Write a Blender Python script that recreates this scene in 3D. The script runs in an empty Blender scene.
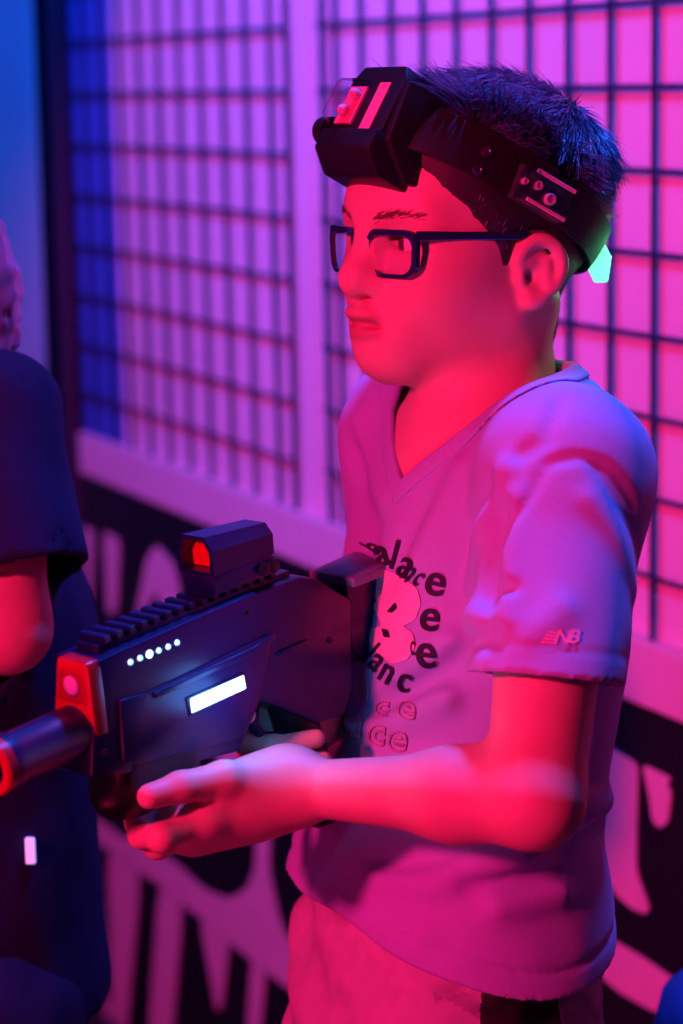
import bpy, bmesh, math, random, time
import numpy as np
from mathutils import Vector, Matrix
from mathutils.bvhtree import BVHTree
T0 = time.time()
random.seed(7); rng = np.random.default_rng(7)
sc = bpy.context.scene
col = sc.collection

# ------------------------------------------------------------------ camera
FPX = 2350.0; CX, CY = 341.5, 512.0
PITCH = math.radians(10.4); ROLL = 0.02
CAM = np.array([0.0, 0.0, 1.50])
FW = np.array([0, math.cos(PITCH), -math.sin(PITCH)])
R0 = np.array([1.0, 0, 0]); U0 = np.cross(R0, FW)
RT = R0 * math.cos(ROLL) - U0 * math.sin(ROLL)
UP = U0 * math.cos(ROLL) + R0 * math.sin(ROLL)
def ray(px, py): return FW + (px - CX) / FPX * RT - (py - CY) / FPX * UP
def P(px, py, d): return CAM + d * ray(px, py)
cam_d = bpy.data.cameras.new('camera'); cam = bpy.data.objects.new('camera', cam_d); col.objects.link(cam)
cam_d.sensor_fit = 'VERTICAL'; cam_d.sensor_height = 36.0; cam_d.lens = FPX / 1024 * 36.0
cam.matrix_world = Matrix(((RT[0], UP[0], -FW[0], CAM[0]), (RT[1], UP[1], -FW[1], CAM[1]), (RT[2], UP[2], -FW[2], CAM[2]), (0, 0, 0, 1)))
cam_d.dof.use_dof = True; cam_d.dof.focus_distance = 1.50; cam_d.dof.aperture_fstop = 4.8
sc.camera = cam
cam_d.clip_start = 0.05

# ------------------------------------------------------------------ colour management, world, lamps
sc.view_settings.view_transform = 'Standard'; sc.view_settings.look = 'None'
sc.view_settings.gamma = 1.0; sc.view_settings.use_curve_mapping = False
sc.view_settings.exposure = 0.0
w = bpy.data.worlds.new('world'); sc.world = w; w.use_nodes = True
w.node_tree.nodes['Background'].inputs[0].default_value = (0.03, 0.03, 0.35, 1)
w.node_tree.nodes['Background'].inputs[1].default_value = 0.10

# the wall frame: t runs along the back wall away from the camera, s out of the wall
AL = math.radians(25.5)
WD = np.array([-math.sin(AL), math.cos(AL), 0]); WN = np.array([-math.cos(AL), -math.sin(AL), 0])
W0 = P(645.5, 246.6, 2.19); W0[2] = 0.0
def wp(t, s, z): return W0 + WD * t + WN * s + np.array([0, 0, z])
def wall_px(px, py, s=0.0):
    r = ray(px, py); k = ((W0 + WN * s - CAM) @ WN) / (r @ WN); p = CAM + k * r
    return (p - W0) @ WD, p[2]

def aim(o, target):
    o.rotation_euler = (Vector(target) - o.location).to_track_quat('-Z', 'Y').to_euler()
def spot(name, loc, target, energy, color, angle, blend=0.3, size=0.05):
    l = bpy.data.lights.new(name, 'SPOT'); l.energy = energy; l.color = color
    l.spot_size = math.radians(angle); l.spot_blend = blend; l.shadow_soft_size = size
    o = bpy.data.objects.new(name, l); col.objects.link(o); o.location = loc; aim(o, target); return o
def area(name, loc, target, energy, color, sx, sy, spread=180):
    l = bpy.data.lights.new(name, 'AREA'); l.energy = energy; l.color = color; l.shape = 'RECTANGLE'
    l.size = sx; l.size_y = sy; l.spread = math.radians(spread)
    o = bpy.data.objects.new(name, l); col.objects.link(o); o.location = loc; aim(o, target); return o
RED = (1.0, 0.010, 0.14); BLUE = (0.030, 0.115, 1.0); MAG = (1.0, 0.075, 0.72)
spot('red_stage_lamp', (-1.40, -0.05, 2.00), (0.120, 2.40, 1.08), 320, RED, 39, 0.12, 0.09)
spot('red_low_lamp', (-1.05, 0.30, 0.50), (0.02, 1.48, 0.95), 30, RED, 42, 0.5, 0.08)
spot('blue_ceiling_lamp', (0.37, 1.79, 2.75), (0.15, 1.54, 1.20), 200, BLUE, 38, 0.5, 0.10)
spot('blue_side_lamp', (-1.25, 2.05, 2.60), tuple(wp(0.80, 0.0, 1.95)), 300, BLUE, 92, 1.0, 0.45)
spot('blue_right_lamp', (1.30, 0.55, 1.90), (0.10, 1.55, 1.05), 20, BLUE, 60, 0.6, 0.10)

# ------------------------------------------------------------------ materials
MATS = {}
def mat(name, color, rough=0.6, metal=0.0, spec=0.5, bump=0.0, bscale=200.0, var=0.0, vscale=20.0, emit=None, estr=0.0, coat=0.0, sheen=0.0, sss=0.0, attr=None):
    m = bpy.data.materials.new(name); m.use_nodes = True
    nt = m.node_tree; b = nt.nodes['Principled BSDF']
    b.inputs['Base Color'].default_value = (*color, 1); b.inputs['Roughness'].default_value = rough
    b.inputs['Metallic'].default_value = metal; b.inputs['Specular IOR Level'].default_value = spec
    b.inputs['Coat Weight'].default_value = coat; b.inputs['Sheen Weight'].default_value = sheen
    tc = nt.nodes.new('ShaderNodeTexCoord')
    src = None
    if attr:
        a = nt.nodes.new('ShaderNodeAttribute'); a.attribute_name = attr; src = a.outputs['Color']
    if var > 0 or src is not None:
        n = nt.nodes.new('ShaderNodeTexNoise'); n.inputs['Scale'].default_value = vscale; n.inputs['Detail'].default_value = 5
        nt.links.new(tc.outputs['Object'], n.inputs['Vector'])
        mr = nt.nodes.new('ShaderNodeMapRange'); mr.inputs[1].default_value = 0.25; mr.inputs[2].default_value = 0.75
        mr.inputs[3].default_value = 1 - var; mr.inputs[4].default_value = 1 + var * 0.6
        nt.links.new(n.outputs[0], mr.inputs[0])
        mx = nt.nodes.new('ShaderNodeMix'); mx.data_type = 'RGBA'; mx.blend_type = 'MULTIPLY'; mx.inputs[0].default_value = 1
        mx.inputs[6].default_value = (*color, 1)
        if src is not None: nt.links.new(src, mx.inputs[6])
        nt.links.new(mr.outputs[0], mx.inputs[7]); nt.links.new(mx.outputs[2], b.inputs['Base Color'])
    if bump > 0:
        n = nt.nodes.new('ShaderNodeTexNoise'); n.inputs['Scale'].default_value = bscale; n.inputs['Detail'].default_value = 3
        nt.links.new(tc.outputs['Object'], n.inputs['Vector'])
        bp = nt.nodes.new('ShaderNodeBump'); bp.inputs['Strength'].default_value = bump; bp.inputs['Distance'].default_value = 0.002
        nt.links.new(n.outputs[0], bp.inputs['Height']); nt.links.new(bp.outputs[0], b.inputs['Normal'])
    if emit:
        b.inputs['Emission Color'].default_value = (*emit, 1); b.inputs['Emission Strength'].default_value = estr
    if sss > 0:
        b.inputs['Subsurface Weight'].default_value = sss; b.inputs['Subsurface Radius'].default_value = (0.010, 0.004, 0.002)
        b.inputs['Subsurface Scale'].default_value = 0.4
    MATS[name] = m; return m
def clear_mat(name, tint=(1, 1, 1), gloss=0.12, rough=0.03):
    m = bpy.data.materials.new(name); m.use_nodes = True; nt = m.node_tree; nt.nodes.clear()
    out = nt.nodes.new('ShaderNodeOutputMaterial'); tr = nt.nodes.new('ShaderNodeBsdfTransparent'); gl = nt.nodes.new('ShaderNodeBsdfGlossy')
    tr.inputs[0].default_value = (*tint, 1); gl.inputs['Roughness'].default_value = rough
    fr = nt.nodes.new('ShaderNodeLayerWeight'); fr.inputs[0].default_value = 0.02
    mx = nt.nodes.new('ShaderNodeMixShader'); ad = nt.nodes.new('ShaderNodeMath'); ad.operation = 'ADD'; ad.inputs[1].default_value = gloss; ad.use_clamp = True
    nt.links.new(fr.outputs[0], ad.inputs[0]); nt.links.new(ad.outputs[0], mx.inputs[0])
    nt.links.new(tr.outputs[0], mx.inputs[1]); nt.links.new(gl.outputs[0], mx.inputs[2]); nt.links.new(mx.outputs[0], out.inputs[0])
    MATS[name] = m; return m
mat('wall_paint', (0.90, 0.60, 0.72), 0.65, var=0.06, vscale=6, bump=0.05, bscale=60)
mat('wall_unlit_blue', (0.05, 0.14, 0.62), 0.6, var=0.10, vscale=8)  # blue light put into the wall colour where the red light stops
mat('rail_paint', (0.82, 0.56, 0.66), 0.45, var=0.05, vscale=9)
mat('floor', (0.05, 0.05, 0.06), 0.6, var=0.3, vscale=15)
mat('ceiling', (0.02, 0.02, 0.025), 0.9, var=0.2)
mat('wire', (0.018, 0.026, 0.10), 0.35, 0.0, 0.6, var=0.1)
mat('banner_black', (0.006, 0.006, 0.012), 0.55, var=0.2, vscale=30)
mat('banner_white', (0.78, 0.48, 0.58), 0.6, var=0.08, vscale=25)
mat('dark_post', (0.03, 0.012, 0.05), 0.6, var=0.2)
mat('curtain', (0.20, 0.55, 0.58), 0.8, var=0.12, vscale=6, sheen=0.3)
mat('skin', (0.62, 0.42, 0.34), 0.48, spec=0.4, var=0.06, vscale=60, bump=0.04, bscale=500, sss=0.15, attr='tint')
mat('skin_other', (0.55, 0.36, 0.29), 0.5, var=0.06, vscale=40)
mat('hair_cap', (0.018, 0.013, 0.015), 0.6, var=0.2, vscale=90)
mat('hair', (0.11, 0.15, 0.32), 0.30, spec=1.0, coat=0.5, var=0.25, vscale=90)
mat('cotton', (0.37, 0.40, 0.72), 0.85, spec=0.2, bump=0.10, bscale=900, var=0.05, vscale=350, sheen=0.1)
mat('navy_cloth', (0.008, 0.013, 0.055), 0.85, spec=0.15, bump=0.1, bscale=500, var=0.2, vscale=30)
mat('navy_trousers', (0.008, 0.012, 0.045), 0.8, spec=0.2, bump=0.1, bscale=400, var=0.2, vscale=30)
mat('ink', (0.015, 0.012, 0.03), 0.75, var=0.15, vscale=200)
mat('pink_ink', (0.95, 0.50, 0.66), 0.7, var=0.08, vscale=150)
mat('pale_ink', (0.86, 0.55, 0.62), 0.7, var=0.12, vscale=150)
mat('shorts_grey', (0.42, 0.41, 0.46), 0.75, var=0.1, vscale=100)
mat('shorts_dark', (0.32, 0.31, 0.37), 0.75, var=0.1, vscale=100)
mat('shorts_black', (0.008, 0.008, 0.012), 0.8, var=0.2, vscale=100)
mat('black_plastic', (0.010, 0.010, 0.016), 0.42, spec=0.5, bump=0.06, bscale=500, var=0.15, vscale=60)
mat('gun_sheen_grey', (0.20, 0.26, 0.34), 0.35, var=0.1, vscale=50)  # lighter grey-blue stands in for the lamp's reflection on the stock plate
mat('gun_plastic', (0.002, 0.010, 0.075), 0.34, spec=0.6, bump=0.05, bscale=400, var=0.15, vscale=50)
mat('gun_red', (0.38, 0.012, 0.025), 0.3, spec=0.6, var=0.1, vscale=60)
mat('red_label', (0.90, 0.18, 0.28), 0.5, var=0.08, vscale=80)
mat('steel', (0.55, 0.53, 0.58), 0.3, 1.0, var=0.1, vscale=60)
mat('elastic', (0.012, 0.028, 0.026), 0.85, bump=0.3, bscale=700, var=0.2, vscale=80)
mat('strap_black', (0.008, 0.007, 0.012), 0.5, bump=0.1, bscale=400, var=0.2, vscale=60)
mat('frame_blue', (0.012, 0.022, 0.10), 0.16, spec=0.7, coat=0.5, var=0.1, vscale=40)
mat('led_white', (0.9, 0.95, 1.0), 0.4, emit=(0.42, 0.78, 1.0), estr=2.6, var=0.02)
mat('led_blue', (0.6, 0.8, 1.0), 0.4, emit=(0.22, 0.72, 1.0), estr=1.7, var=0.02)
mat('led_blue_bright', (0.7, 0.9, 1.0), 0.4, emit=(0.42, 0.82, 1.0), estr=3.5, var=0.02)
mat('led_green', (0.5, 1.0, 0.7), 0.4, emit=(0.14, 1.0, 0.48), estr=1.7, var=0.02)
mat('board', (0.03, 0.05, 0.05), 0.5, var=0.3, vscale=120)
mat('brow', (0.16, 0.08, 0.06), 0.6, var=0.2, vscale=90)
mat('eye', (0.75, 0.73, 0.72), 0.15, attr='tint')
mat('clip_light', (0.8, 0.8, 0.95), 0.3, emit=(0.45, 0.42, 1.0), estr=0.8, var=0.05)
mat('pale_clip', (0.85, 0.85, 0.95), 0.3, var=0.05)
mat('pouf_blue', (0.015, 0.06, 0.26), 0.7, var=0.15, vscale=40, bump=0.1, bscale=300)
mat('shoe', (0.06, 0.06, 0.09), 0.6, var=0.2, vscale=60)
mat('sole', (0.6, 0.6, 0.62), 0.7, var=0.1, vscale=60)
mat('sock', (0.7, 0.7, 0.72), 0.85, var=0.1, vscale=200)
clear_mat('clear_plastic', (0.93, 0.90, 0.97), 0.10, 0.05)
clear_mat('lens', (0.97, 0.97, 1.0), 0.03, 0.02)
clear_mat('red_lens', (1.0, 0.35, 0.45), 0.15, 0.05)

# ------------------------------------------------------------------ object helpers
def tag(o, label=None, cat=None, group=None, kind=None):
    if label: o['label'] = label
    if cat: o['category'] = cat
    if group: o['group'] = group
    if kind: o['kind'] = kind
    return o
def empty(name, loc, label, cat, group=None):
    o = bpy.data.objects.new(name, None); col.objects.link(o); o.location = Vector(loc); o.empty_display_size = 0.05
    return tag(o, label, cat, group)
def link(name, me, m, parent=None, smooth=False, label=None):
    o = bpy.data.objects.new(name, me); col.objects.link(o)
    if m: me.materials.append(MATS[m])
    if parent is not None:
        bpy.context.view_layer.update()
        o.parent = parent; o.matrix_parent_inverse = parent_inv(parent)
    if smooth: me.shade_smooth()
    if label: o['label'] = label
    return o
def parent_inv(p):
    mw = Matrix.Identity(4); q = p
    while q is not None:
        mw = Matrix.LocRotScale(q.location, q.rotation_euler, q.scale) @ mw if q.parent is None else q.matrix_parent_inverse @ Matrix.LocRotScale(q.location, q.rotation_euler, q.scale) @ mw
        q = q.parent
    return mw.inverted()
def from_bm(name, bm, m, parent=None, smooth=False, label=None, angle=None):
    me = bpy.data.meshes.new(name)
    bmesh.ops.recalc_face_normals(bm, faces=bm.faces); bm.to_mesh(me); bm.free()
    o = link(name, me, m, parent, smooth, label)
    if angle: me.set_sharp_from_angle(angle=math.radians(angle))
    return o
def raw(name, v, f, m, parent=None, smooth=False, label=None):
    me = bpy.data.meshes.new(name); me.from_pydata([tuple(map(float, q)) for q in v], [], f); me.update()
    return link(name, me, m, parent, smooth, label)
def prism_bm(poly, fmap, a, b, bevel=0.0, seg=2):
    """polygon in 2D, extruded between a and b; fmap(u,v,w) -> world"""
    bm = bmesh.new()
    lo = [bm.verts.new(fmap(u, v, a)) for u, v in poly]; hi = [bm.verts.new(fmap(u, v, b)) for u, v in poly]
    n = len(poly)
    bm.faces.new(lo[::-1]); bm.faces.new(hi)
    for i in range(n): bm.faces.new((lo[i], lo[(i + 1) % n], hi[(i + 1) % n], hi[i]))
    bmesh.ops.recalc_face_normals(bm, faces=bm.faces)
    if bevel > 0: bmesh.ops.bevel(bm, geom=list(bm.edges), offset=bevel, segments=seg, affect='EDGES', profile=0.5, clamp_overlap=True)
    return bm
def box_bm(fmap, x0, x1, y0, y1, z0, z1, bevel=0.0, seg=2):
    return prism_bm([(x0, y0), (x1, y0), (x1, y1), (x0, y1)], lambda u, v, w_: fmap(u, v, w_), z0, z1, bevel, seg)
def tube_bm(pts, rad, n=10, bm=None, caps=True):
    bm = bm or bmesh.new(); pts = [np.array(p, float) for p in pts]; rings = []
    rads = rad if hasattr(rad, '__len__') else [rad] * len(pts)
    ref = None
    for i, p in enumerate(pts):
        t = pts[min(i + 1, len(pts) - 1)] - pts[max(i - 1, 0)]; t /= np.linalg.norm(t)
        if ref is None:
            ref = np.cross(t, [0, 0, 1.0]);
            if np.linalg.norm(ref) < 0.1: ref = np.cross(t, [1.0, 0, 0])
        ref = ref - t * (ref @ t); ref /= np.linalg.norm(ref); bn = np.cross(t, ref)
        rings.append([bm.verts.new(p + rads[i] * (math.cos(a) * ref + math.sin(a) * bn)) for a in [2 * math.pi * k / n for k in range(n)]])
    for i in range(len(rings) - 1):
        for k in range(n): bm.faces.new((rings[i][k], rings[i][(k + 1) % n], rings[i + 1][(k + 1) % n], rings[i + 1][k]))
    if caps: bm.faces.new(rings[0][::-1]); bm.faces.new(rings[-1])
    return bm
def lathe_bm(prof, O, axis, n=24):
    """profile of (distance along axis, radius); closed"""
    axis = np.array(axis, float); axis /= np.linalg.norm(axis)
    a = np.cross(axis, [0, 0, 1.0]);
    if np.linalg.norm(a) < 0.1: a = np.cross(axis, [1.0, 0, 0])
    a /= np.linalg.norm(a); b = np.cross(axis, a); bm = bmesh.new(); rings = []
    for h, r in prof:
        rings.append([bm.verts.new(np.array(O) + axis * h + max(r, 1e-5) * (math.cos(t) * a + math.sin(t) * b)) for t in [2 * math.pi * k / n for k in range(n)]])
    for i in range(len(rings) - 1):
        for k in range(n): bm.faces.new((rings[i][k], rings[i][(k + 1) % n], rings[i + 1][(k + 1) % n], rings[i + 1][k]))
    if prof[0] != prof[-1]:
        bm.faces.new(rings[0][::-1]); bm.faces.new(rings[-1])
    else: bmesh.ops.remove_doubles(bm, verts=bm.verts, dist=1e-6)
    return bm

# ------------------------------------------------------------------ signed distance modelling
class Prim:
    def __init__(s, fn, c, r): s.fn = fn; s.c = np.array(c, float); s.r = r
def ell(c, r, M=None):
    c = np.array(c, float); r = np.array(r, float); Mi = None if M is None else np.array(M, float)
    def fn(p):
        q = p - c
        if Mi is not None: q = q @ Mi          # columns of M are the local axes
        k0 = np.sqrt(((q / r) ** 2).sum(1)); k1 = np.sqrt(((q / (r * r)) ** 2).sum(1)) + 1e-9
        return k0 * (k0 - 1.0) / k1
    return Prim(fn, c, float(r.max()))
def cone(a, b, ra, rb):
    a = np.array(a, float); b = np.array(b, float); ab = b - a; L2 = ab @ ab + 1e-12
    def fn(p):
        t = np.clip(((p - a) @ ab) / L2, 0, 1)
        return np.sqrt(((p - a - t[:, None] * ab) ** 2).sum(1)) - (ra + (rb - ra) * t)
    return Prim(fn, (a + b) / 2, math.sqrt(L2) / 2 + max(ra, rb))
def rbox(c, h, M, rr):
    c = np.array(c, float); h = np.array(h, float) - rr; M = np.array(M, float)
    def fn(p):
        q = np.abs((p - c) @ M) - h
        return np.sqrt((np.maximum(q, 0) ** 2).sum(1)) + np.minimum(q.max(1), 0) - rr
    return Prim(fn, c, float(np.linalg.norm(h)) + rr)
def smin(a, b, k):
    if k <= 0: return np.minimum(a, b)
    h = np.maximum(k - np.abs(a - b), 0) / k
    return np.minimum(a, b) - h * h * k * 0.25
def smax(a, b, k): return -smin(-a, -b, k)
class Field:
    def __init__(s): s.ops = []; s.post = []
    def u(s, p, k=0.01): s.ops.append(('u', p, k)); return s
    def sub(s, p, k=0.005): s.ops.append(('s', p, k)); return s
    def ev(s, p, c=None, rad=None):
        d = np.full(len(p), 1.0)
        for op, q, k in s.ops:
            if c is not None:
                if np.linalg.norm(q.c - c) - q.r * 1.15 - rad > 0.03 + k: continue
                if op == 'u' and q.fn(c[None])[0] - rad * 1.35 > 0.022 + k: continue
            v = q.fn(p)
            d = smin(d, v, k) if op == 'u' else smax(d, -v, k)
        for fn in s.post: d = fn(p, d)
        return d
def march(px, py, ev, t0=0.9, t1=2.6):
    r = ray(px, py); t = t0
    for _ in range(200):
        p = CAM + t * r; d = float(ev(p[None])[0])
        if d < 0.0004: return p
        t += max(d * 0.7, 0.0004)
        if t > t1: return None
    return CAM + t * r
OFF8 = np.array([[i, j, k] for i in (0, 1) for j in (0, 1) for k in (0, 1)])
EDG = [(a, b) for a in range(8) for b in range(a + 1, 8) if np.abs(OFF8[a] - OFF8[b]).sum() == 1]
def mesh_field(ev, lo, hi, h, B=20, cull=True):
    lo = np.array(lo, float); nb = np.ceil((np.array(hi) - lo) / (B * h)).astype(int)
    cs = np.stack(np.meshgrid(*[np.arange(n) for n in nb], indexing='ij'), -1).reshape(-1, 3)
    cen = lo + (cs + 0.5) * B * h; rb = 0.87 * B * h
    dc = ev(cen); act = cs[np.abs(dc) < rb * 1.35 + 0.012]
    g = np.stack(np.meshgrid(*[np.arange(B + 2)] * 3, indexing='ij'), -1).reshape(-1, 3)
    VK, VP, QF = [], [], []
    N = np.array(nb) * B + 4
    def key(c): return (c[:, 0] * N[1] + c[:, 1]) * N[2] + c[:, 2]
    for b in act:
        base = b * B; p = lo + (g + base) * h; c = lo + (b + 0.5) * B * h
        d = (ev(p, c, rb + 2 * h) if cull else ev(p)).reshape(B + 2, B + 2, B + 2)
        s = d < 0
        if s.all() or not s.any(): continue
        cnt = np.zeros((B + 1,) * 3, np.int8)
        for o in OFF8: cnt += s[o[0]:o[0] + B + 1, o[1]:o[1] + B + 1, o[2]:o[2] + B + 1]
        cells = np.argwhere((cnt > 0) & (cnt < 8))
        if len(cells) == 0: continue
        cv = np.stack([d[cells[:, 0] + o[0], cells[:, 1] + o[1], cells[:, 2] + o[2]] for o in OFF8], 1)
        acc = np.zeros((len(cells), 3)); num = np.zeros(len(cells))
        for a, e in EDG:
            va, ve = cv[:, a], cv[:, e]; x = (va < 0) != (ve < 0)
            t = np.where(x, va / np.where(x, va - ve, 1), 0)
            acc += np.where(x[:, None], OFF8[a] + t[:, None] * (OFF8[e] - OFF8[a]), 0); num += x
        VK.append(key(cells + base)); VP.append(lo + (cells + base + acc / num[:, None]) * h)
        for ax in range(3):
            u, v = (ax + 1) % 3, (ax + 2) % 3
            sl0 = [slice(1, B + 1)] * 3; sl1 = [slice(1, B + 1)] * 3
            sl0[ax] = slice(0, B); sl1[ax] = slice(1, B + 1)
            s0, s1 = s[tuple(sl0)], s[tuple(sl1)]
            for flip in (False, True):
                e = np.argwhere(s0 & ~s1) if not flip else np.argwhere(~s0 & s1)
                if len(e) == 0: continue
                off = np.array([1, 1, 1]); off[ax] = 0; e = e + off
                du = np.zeros(3, int); du[u] = 1; dv = np.zeros(3, int); dv[v] = 1
                q = [e - du - dv, e - dv, e, e - du]
                k = np.stack([key(x + base) for x in q], 1)
                QF.append(k[:, ::-1] if flip else k)
    VK = np.concatenate(VK); VP = np.concatenate(VP); QF = np.concatenate(QF)
    uk, idx = np.unique(VK, return_index=True); V = VP[idx]
    ok = np.isin(QF, uk).all(1); Q = np.searchsorted(uk, QF[ok])
    return V, Q
def np_mesh(name, V, Q, m, parent=None, tint=None, label=None, smooth=True):
    me = bpy.data.meshes.new(name)
    me.vertices.add(len(V)); me.vertices.foreach_set('co', np.ascontiguousarray(V, np.float32).ravel())
    k = Q.shape[1]; me.loops.add(Q.size); me.loops.foreach_set('vertex_index', np.ascontiguousarray(Q, np.int32).ravel())
    me.polygons.add(len(Q)); me.polygons.foreach_set('loop_start', np.arange(0, Q.size, k, dtype=np.int32))
    me.update(calc_edges=True); me.validate()
    if tint is not None:
        a = me.color_attributes.new('tint', 'FLOAT_COLOR', 'POINT')
        a.data.foreach_set('color', np.concatenate([tint, np.ones((len(V), 1))], 1).astype(np.float32).ravel())
    return link(name, me, m, parent, smooth, label)
def relax(V, Q, it=2, lam=0.5):
    n = len(V); e = np.concatenate([Q[:, [0, 1]], Q[:, [1, 2]], Q[:, [2, 3]], Q[:, [3, 0]]]); e = np.concatenate([e, e[:, ::-1]])
    cnt = np.maximum(np.bincount(e[:, 0], minlength=n), 1)[:, None]
    for _ in range(it):
        s = np.stack([np.bincount(e[:, 0], weights=V[e[:, 1], a], minlength=n) for a in range(3)], 1)
        V = V + lam * (s / cnt - V)
    return V
def snoise(p, f, seed=0):
    r = np.random.default_rng(seed); o = np.zeros(len(p))
    for i in range(5):
        k = r.normal(size=3); k *= f * (0.6 + 0.8 * r.random()) / np.linalg.norm(k)
        o += np.sin(p @ k + r.random() * 6.28 + 1.3 * np.sin(p @ (k[[1, 2, 0]] * 0.7)))
    return o / 5
def poly_sd(x, z, poly):
    """signed distance to a 2D polygon, negative inside"""
    d = np.full(len(x), 1e9); ins = np.zeros(len(x), bool); n = len(poly)
    for i in range(n):
        ax, az = poly[i]; bx, bz = poly[(i + 1) % n]; ex, ez = bx - ax, bz - az
        t = np.clip(((x - ax) * ex + (z - az) * ez) / (ex * ex + ez * ez), 0, 1)
        d = np.minimum(d, np.hypot(x - ax - t * ex, z - az - t * ez))
        c = ((az > z) != (bz > z)) & (x < (bx - ax) * (z - az) / (bz - az + 1e-12) + ax); ins ^= c
    return np.where(ins, -d, d)

# ------------------------------------------------------------------ the setting
def wmap(t, z, s): return wp(t, s, z)
def slab(name, x0, x1, y0, y1, z0, z1, m):
    return tag(from_bm(name, box_bm(lambda a, b, c: (a, b, c), x0, x1, y0, y1, z0, z1), m), kind='structure')
slab('floor', -3.6, 3.4, -2.2, 6.0, -0.1, 0.0, 'floor')
slab('ceiling', -3.6, 3.4, -2.2, 6.0, 3.2, 3.3, 'ceiling')
RZ1, RZ0 = 0.968, 0.903
wall = tag(from_bm('wall_back', prism_bm([(-1.9, 0), (3.0, 0), (3.0, 3.2), (-1.9, 3.2)], wmap, -0.13, -0.022), 'wall_paint'), kind='structure')
for i, (a, b, m) in enumerate(((-1.9, -0.52, 'wall_paint'), (-0.515, 0.748, 'wall_paint'), (0.753, 1.438, 'wall_paint'), (1.443, 3.0, 'wall_unlit_blue'))):  # last panel sets the edge of the red light by its colour
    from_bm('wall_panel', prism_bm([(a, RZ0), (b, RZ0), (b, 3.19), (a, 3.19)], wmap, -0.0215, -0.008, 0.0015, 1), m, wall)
# ledge rail
tag(from_bm('trim_1', prism_bm([(-1.9, RZ0), (1.60, RZ0), (1.60, RZ1), (-1.9, RZ1)], wmap, -0.0075, 0.010, 0.004), 'rail_paint'), kind='structure')
# dark post at the end of the mesh
tag(from_bm('trim_2', prism_bm([(1.618, 0), (1.672, 0), (1.672, 3.19), (1.618, 3.19)], wmap, -0.02, 0.015, 0.006), 'dark_post'), kind='structure')

# wire grid panels
PITCHW = 0.0762; WIR = 0.0029
def grid_panel(t0, t1, verts, label):
    root = empty('wire_grid_panel', wp((t0 + t1) / 2, 0, RZ1), label, 'grid panel', 'wire grid panels on the wall')
    for t in [t0, t1] + verts:
        bm = tube_bm([wp(t, 0, RZ1 + 0.001), wp(t, 0, 2.36)], WIR * (1.15 if t in (t0, t1) else 1), 8)
        from_bm('vertical_wire', bm, 'wire', root, True)
    z = 1.565 - PITCHW * 7
    while z < 2.36:
        bm = tube_bm([wp(t0 - 0.001, WIR * 1.7, z), wp(t1 + 0.001, WIR * 1.7, z)], WIR, 8)
        from_bm('horizontal_wire', bm, 'wire', root, True)
        z += PITCHW
grid_panel(-0.56, 0.700, [0.663 - 0.0 if i == 0 else 0.596 - PITCHW * (i - 1) for i in range(0, 16)], 'black wire grid panel on the pink wall behind the child in glasses')
grid_panel(0.803, 1.612, [0.853 + PITCHW * i for i in range(0, 10)], 'black wire grid panel on the pink wall beside the dark post')

# lower banner board with painted letters
banner = empty('banner_board', wp(0.0, 0.0, 0), 'black board with white paint-stroke lettering below the ledge', 'banner')
from_bm('board', prism_bm([(-1.9, 0.004), (1.612, 0.004), (1.612, RZ0 - 0.002), (-1.9, RZ0 - 0.002)], wmap, -0.0215, 0.0), 'banner_black', banner)
def chaikin(poly, it=2):
    for _ in range(it):
        o = []
        for i in range(len(poly)):
            a = np.array(poly[i], float); b = np.array(poly[(i + 1) % len(poly)], float)
            o += [a * 0.88 + b * 0.12, a * 0.12 + b * 0.88]
        poly = o
    return poly
PAINT = [
    [(60, 772), (84, 806), (120, 836), (150, 843), (178, 865), (206, 890), (230, 899), (248, 888), (256, 867), (257, 800), (273, 800), (269, 870), (281, 926), (305, 965), (303, 999), (254, 962), (228, 940), (202, 918), (180, 902), (163, 886), (139, 871), (111, 851), (84, 835), (60, 818)],
    [(108, 846), (141, 870), (126, 1040), (113, 1040)], [(160, 882), (183, 903), (172, 1040), (149, 1040)],
    [(200, 915), (230, 940), (222, 1008), (217, 1010)], [(252, 960), (266, 974), (260, 1040), (247, 1040)],
    [(210, 820), (230, 818), (230, 838), (222, 846), (212, 842)], [(66, 940), (84, 958), (104, 995), (140, 1050), (92, 1050), (70, 1000)],
    [(80, 524), (94, 531), (91, 604), (80, 612)], [(104, 530), (120, 540), (117, 612), (108, 614)],
    [(148, 556), (158, 545), (175, 566), (182, 604), (168, 622), (156, 590), (146, 610), (136, 618)],
    [(205, 700), (310, 705), (310, 770), (262, 778), (230, 770), (205, 745)], [(196, 600), (240, 618), (250, 660), (230, 700), (210, 650)],
    [(604, 742), (612, 748), (639, 764), (637, 830), (637, 872), (650, 908), (646, 914), (632, 908), (617, 895), (600, 865), (588, 820)],
    [(643, 764), (672, 778), (667, 785), (672, 791), (669, 822), (660, 828), (653, 820), (650, 795)],
    [(610, 938), (640, 955), (679, 982), (690, 990), (672, 1012), (655, 1012), (620, 992), (600, 975)],
    [(318, 830), (336, 840), (330, 880), (316, 870)], [(560, 770), (585, 760), (596, 830), (580, 900), (560, 850)],
]
for poly in PAINT:
    q = [wall_px(x, y) for x, y in chaikin(poly)]
    from_bm('painted_letter', prism_bm(q, wmap, -0.001, 0.0012), 'banner_white', banner)

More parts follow.
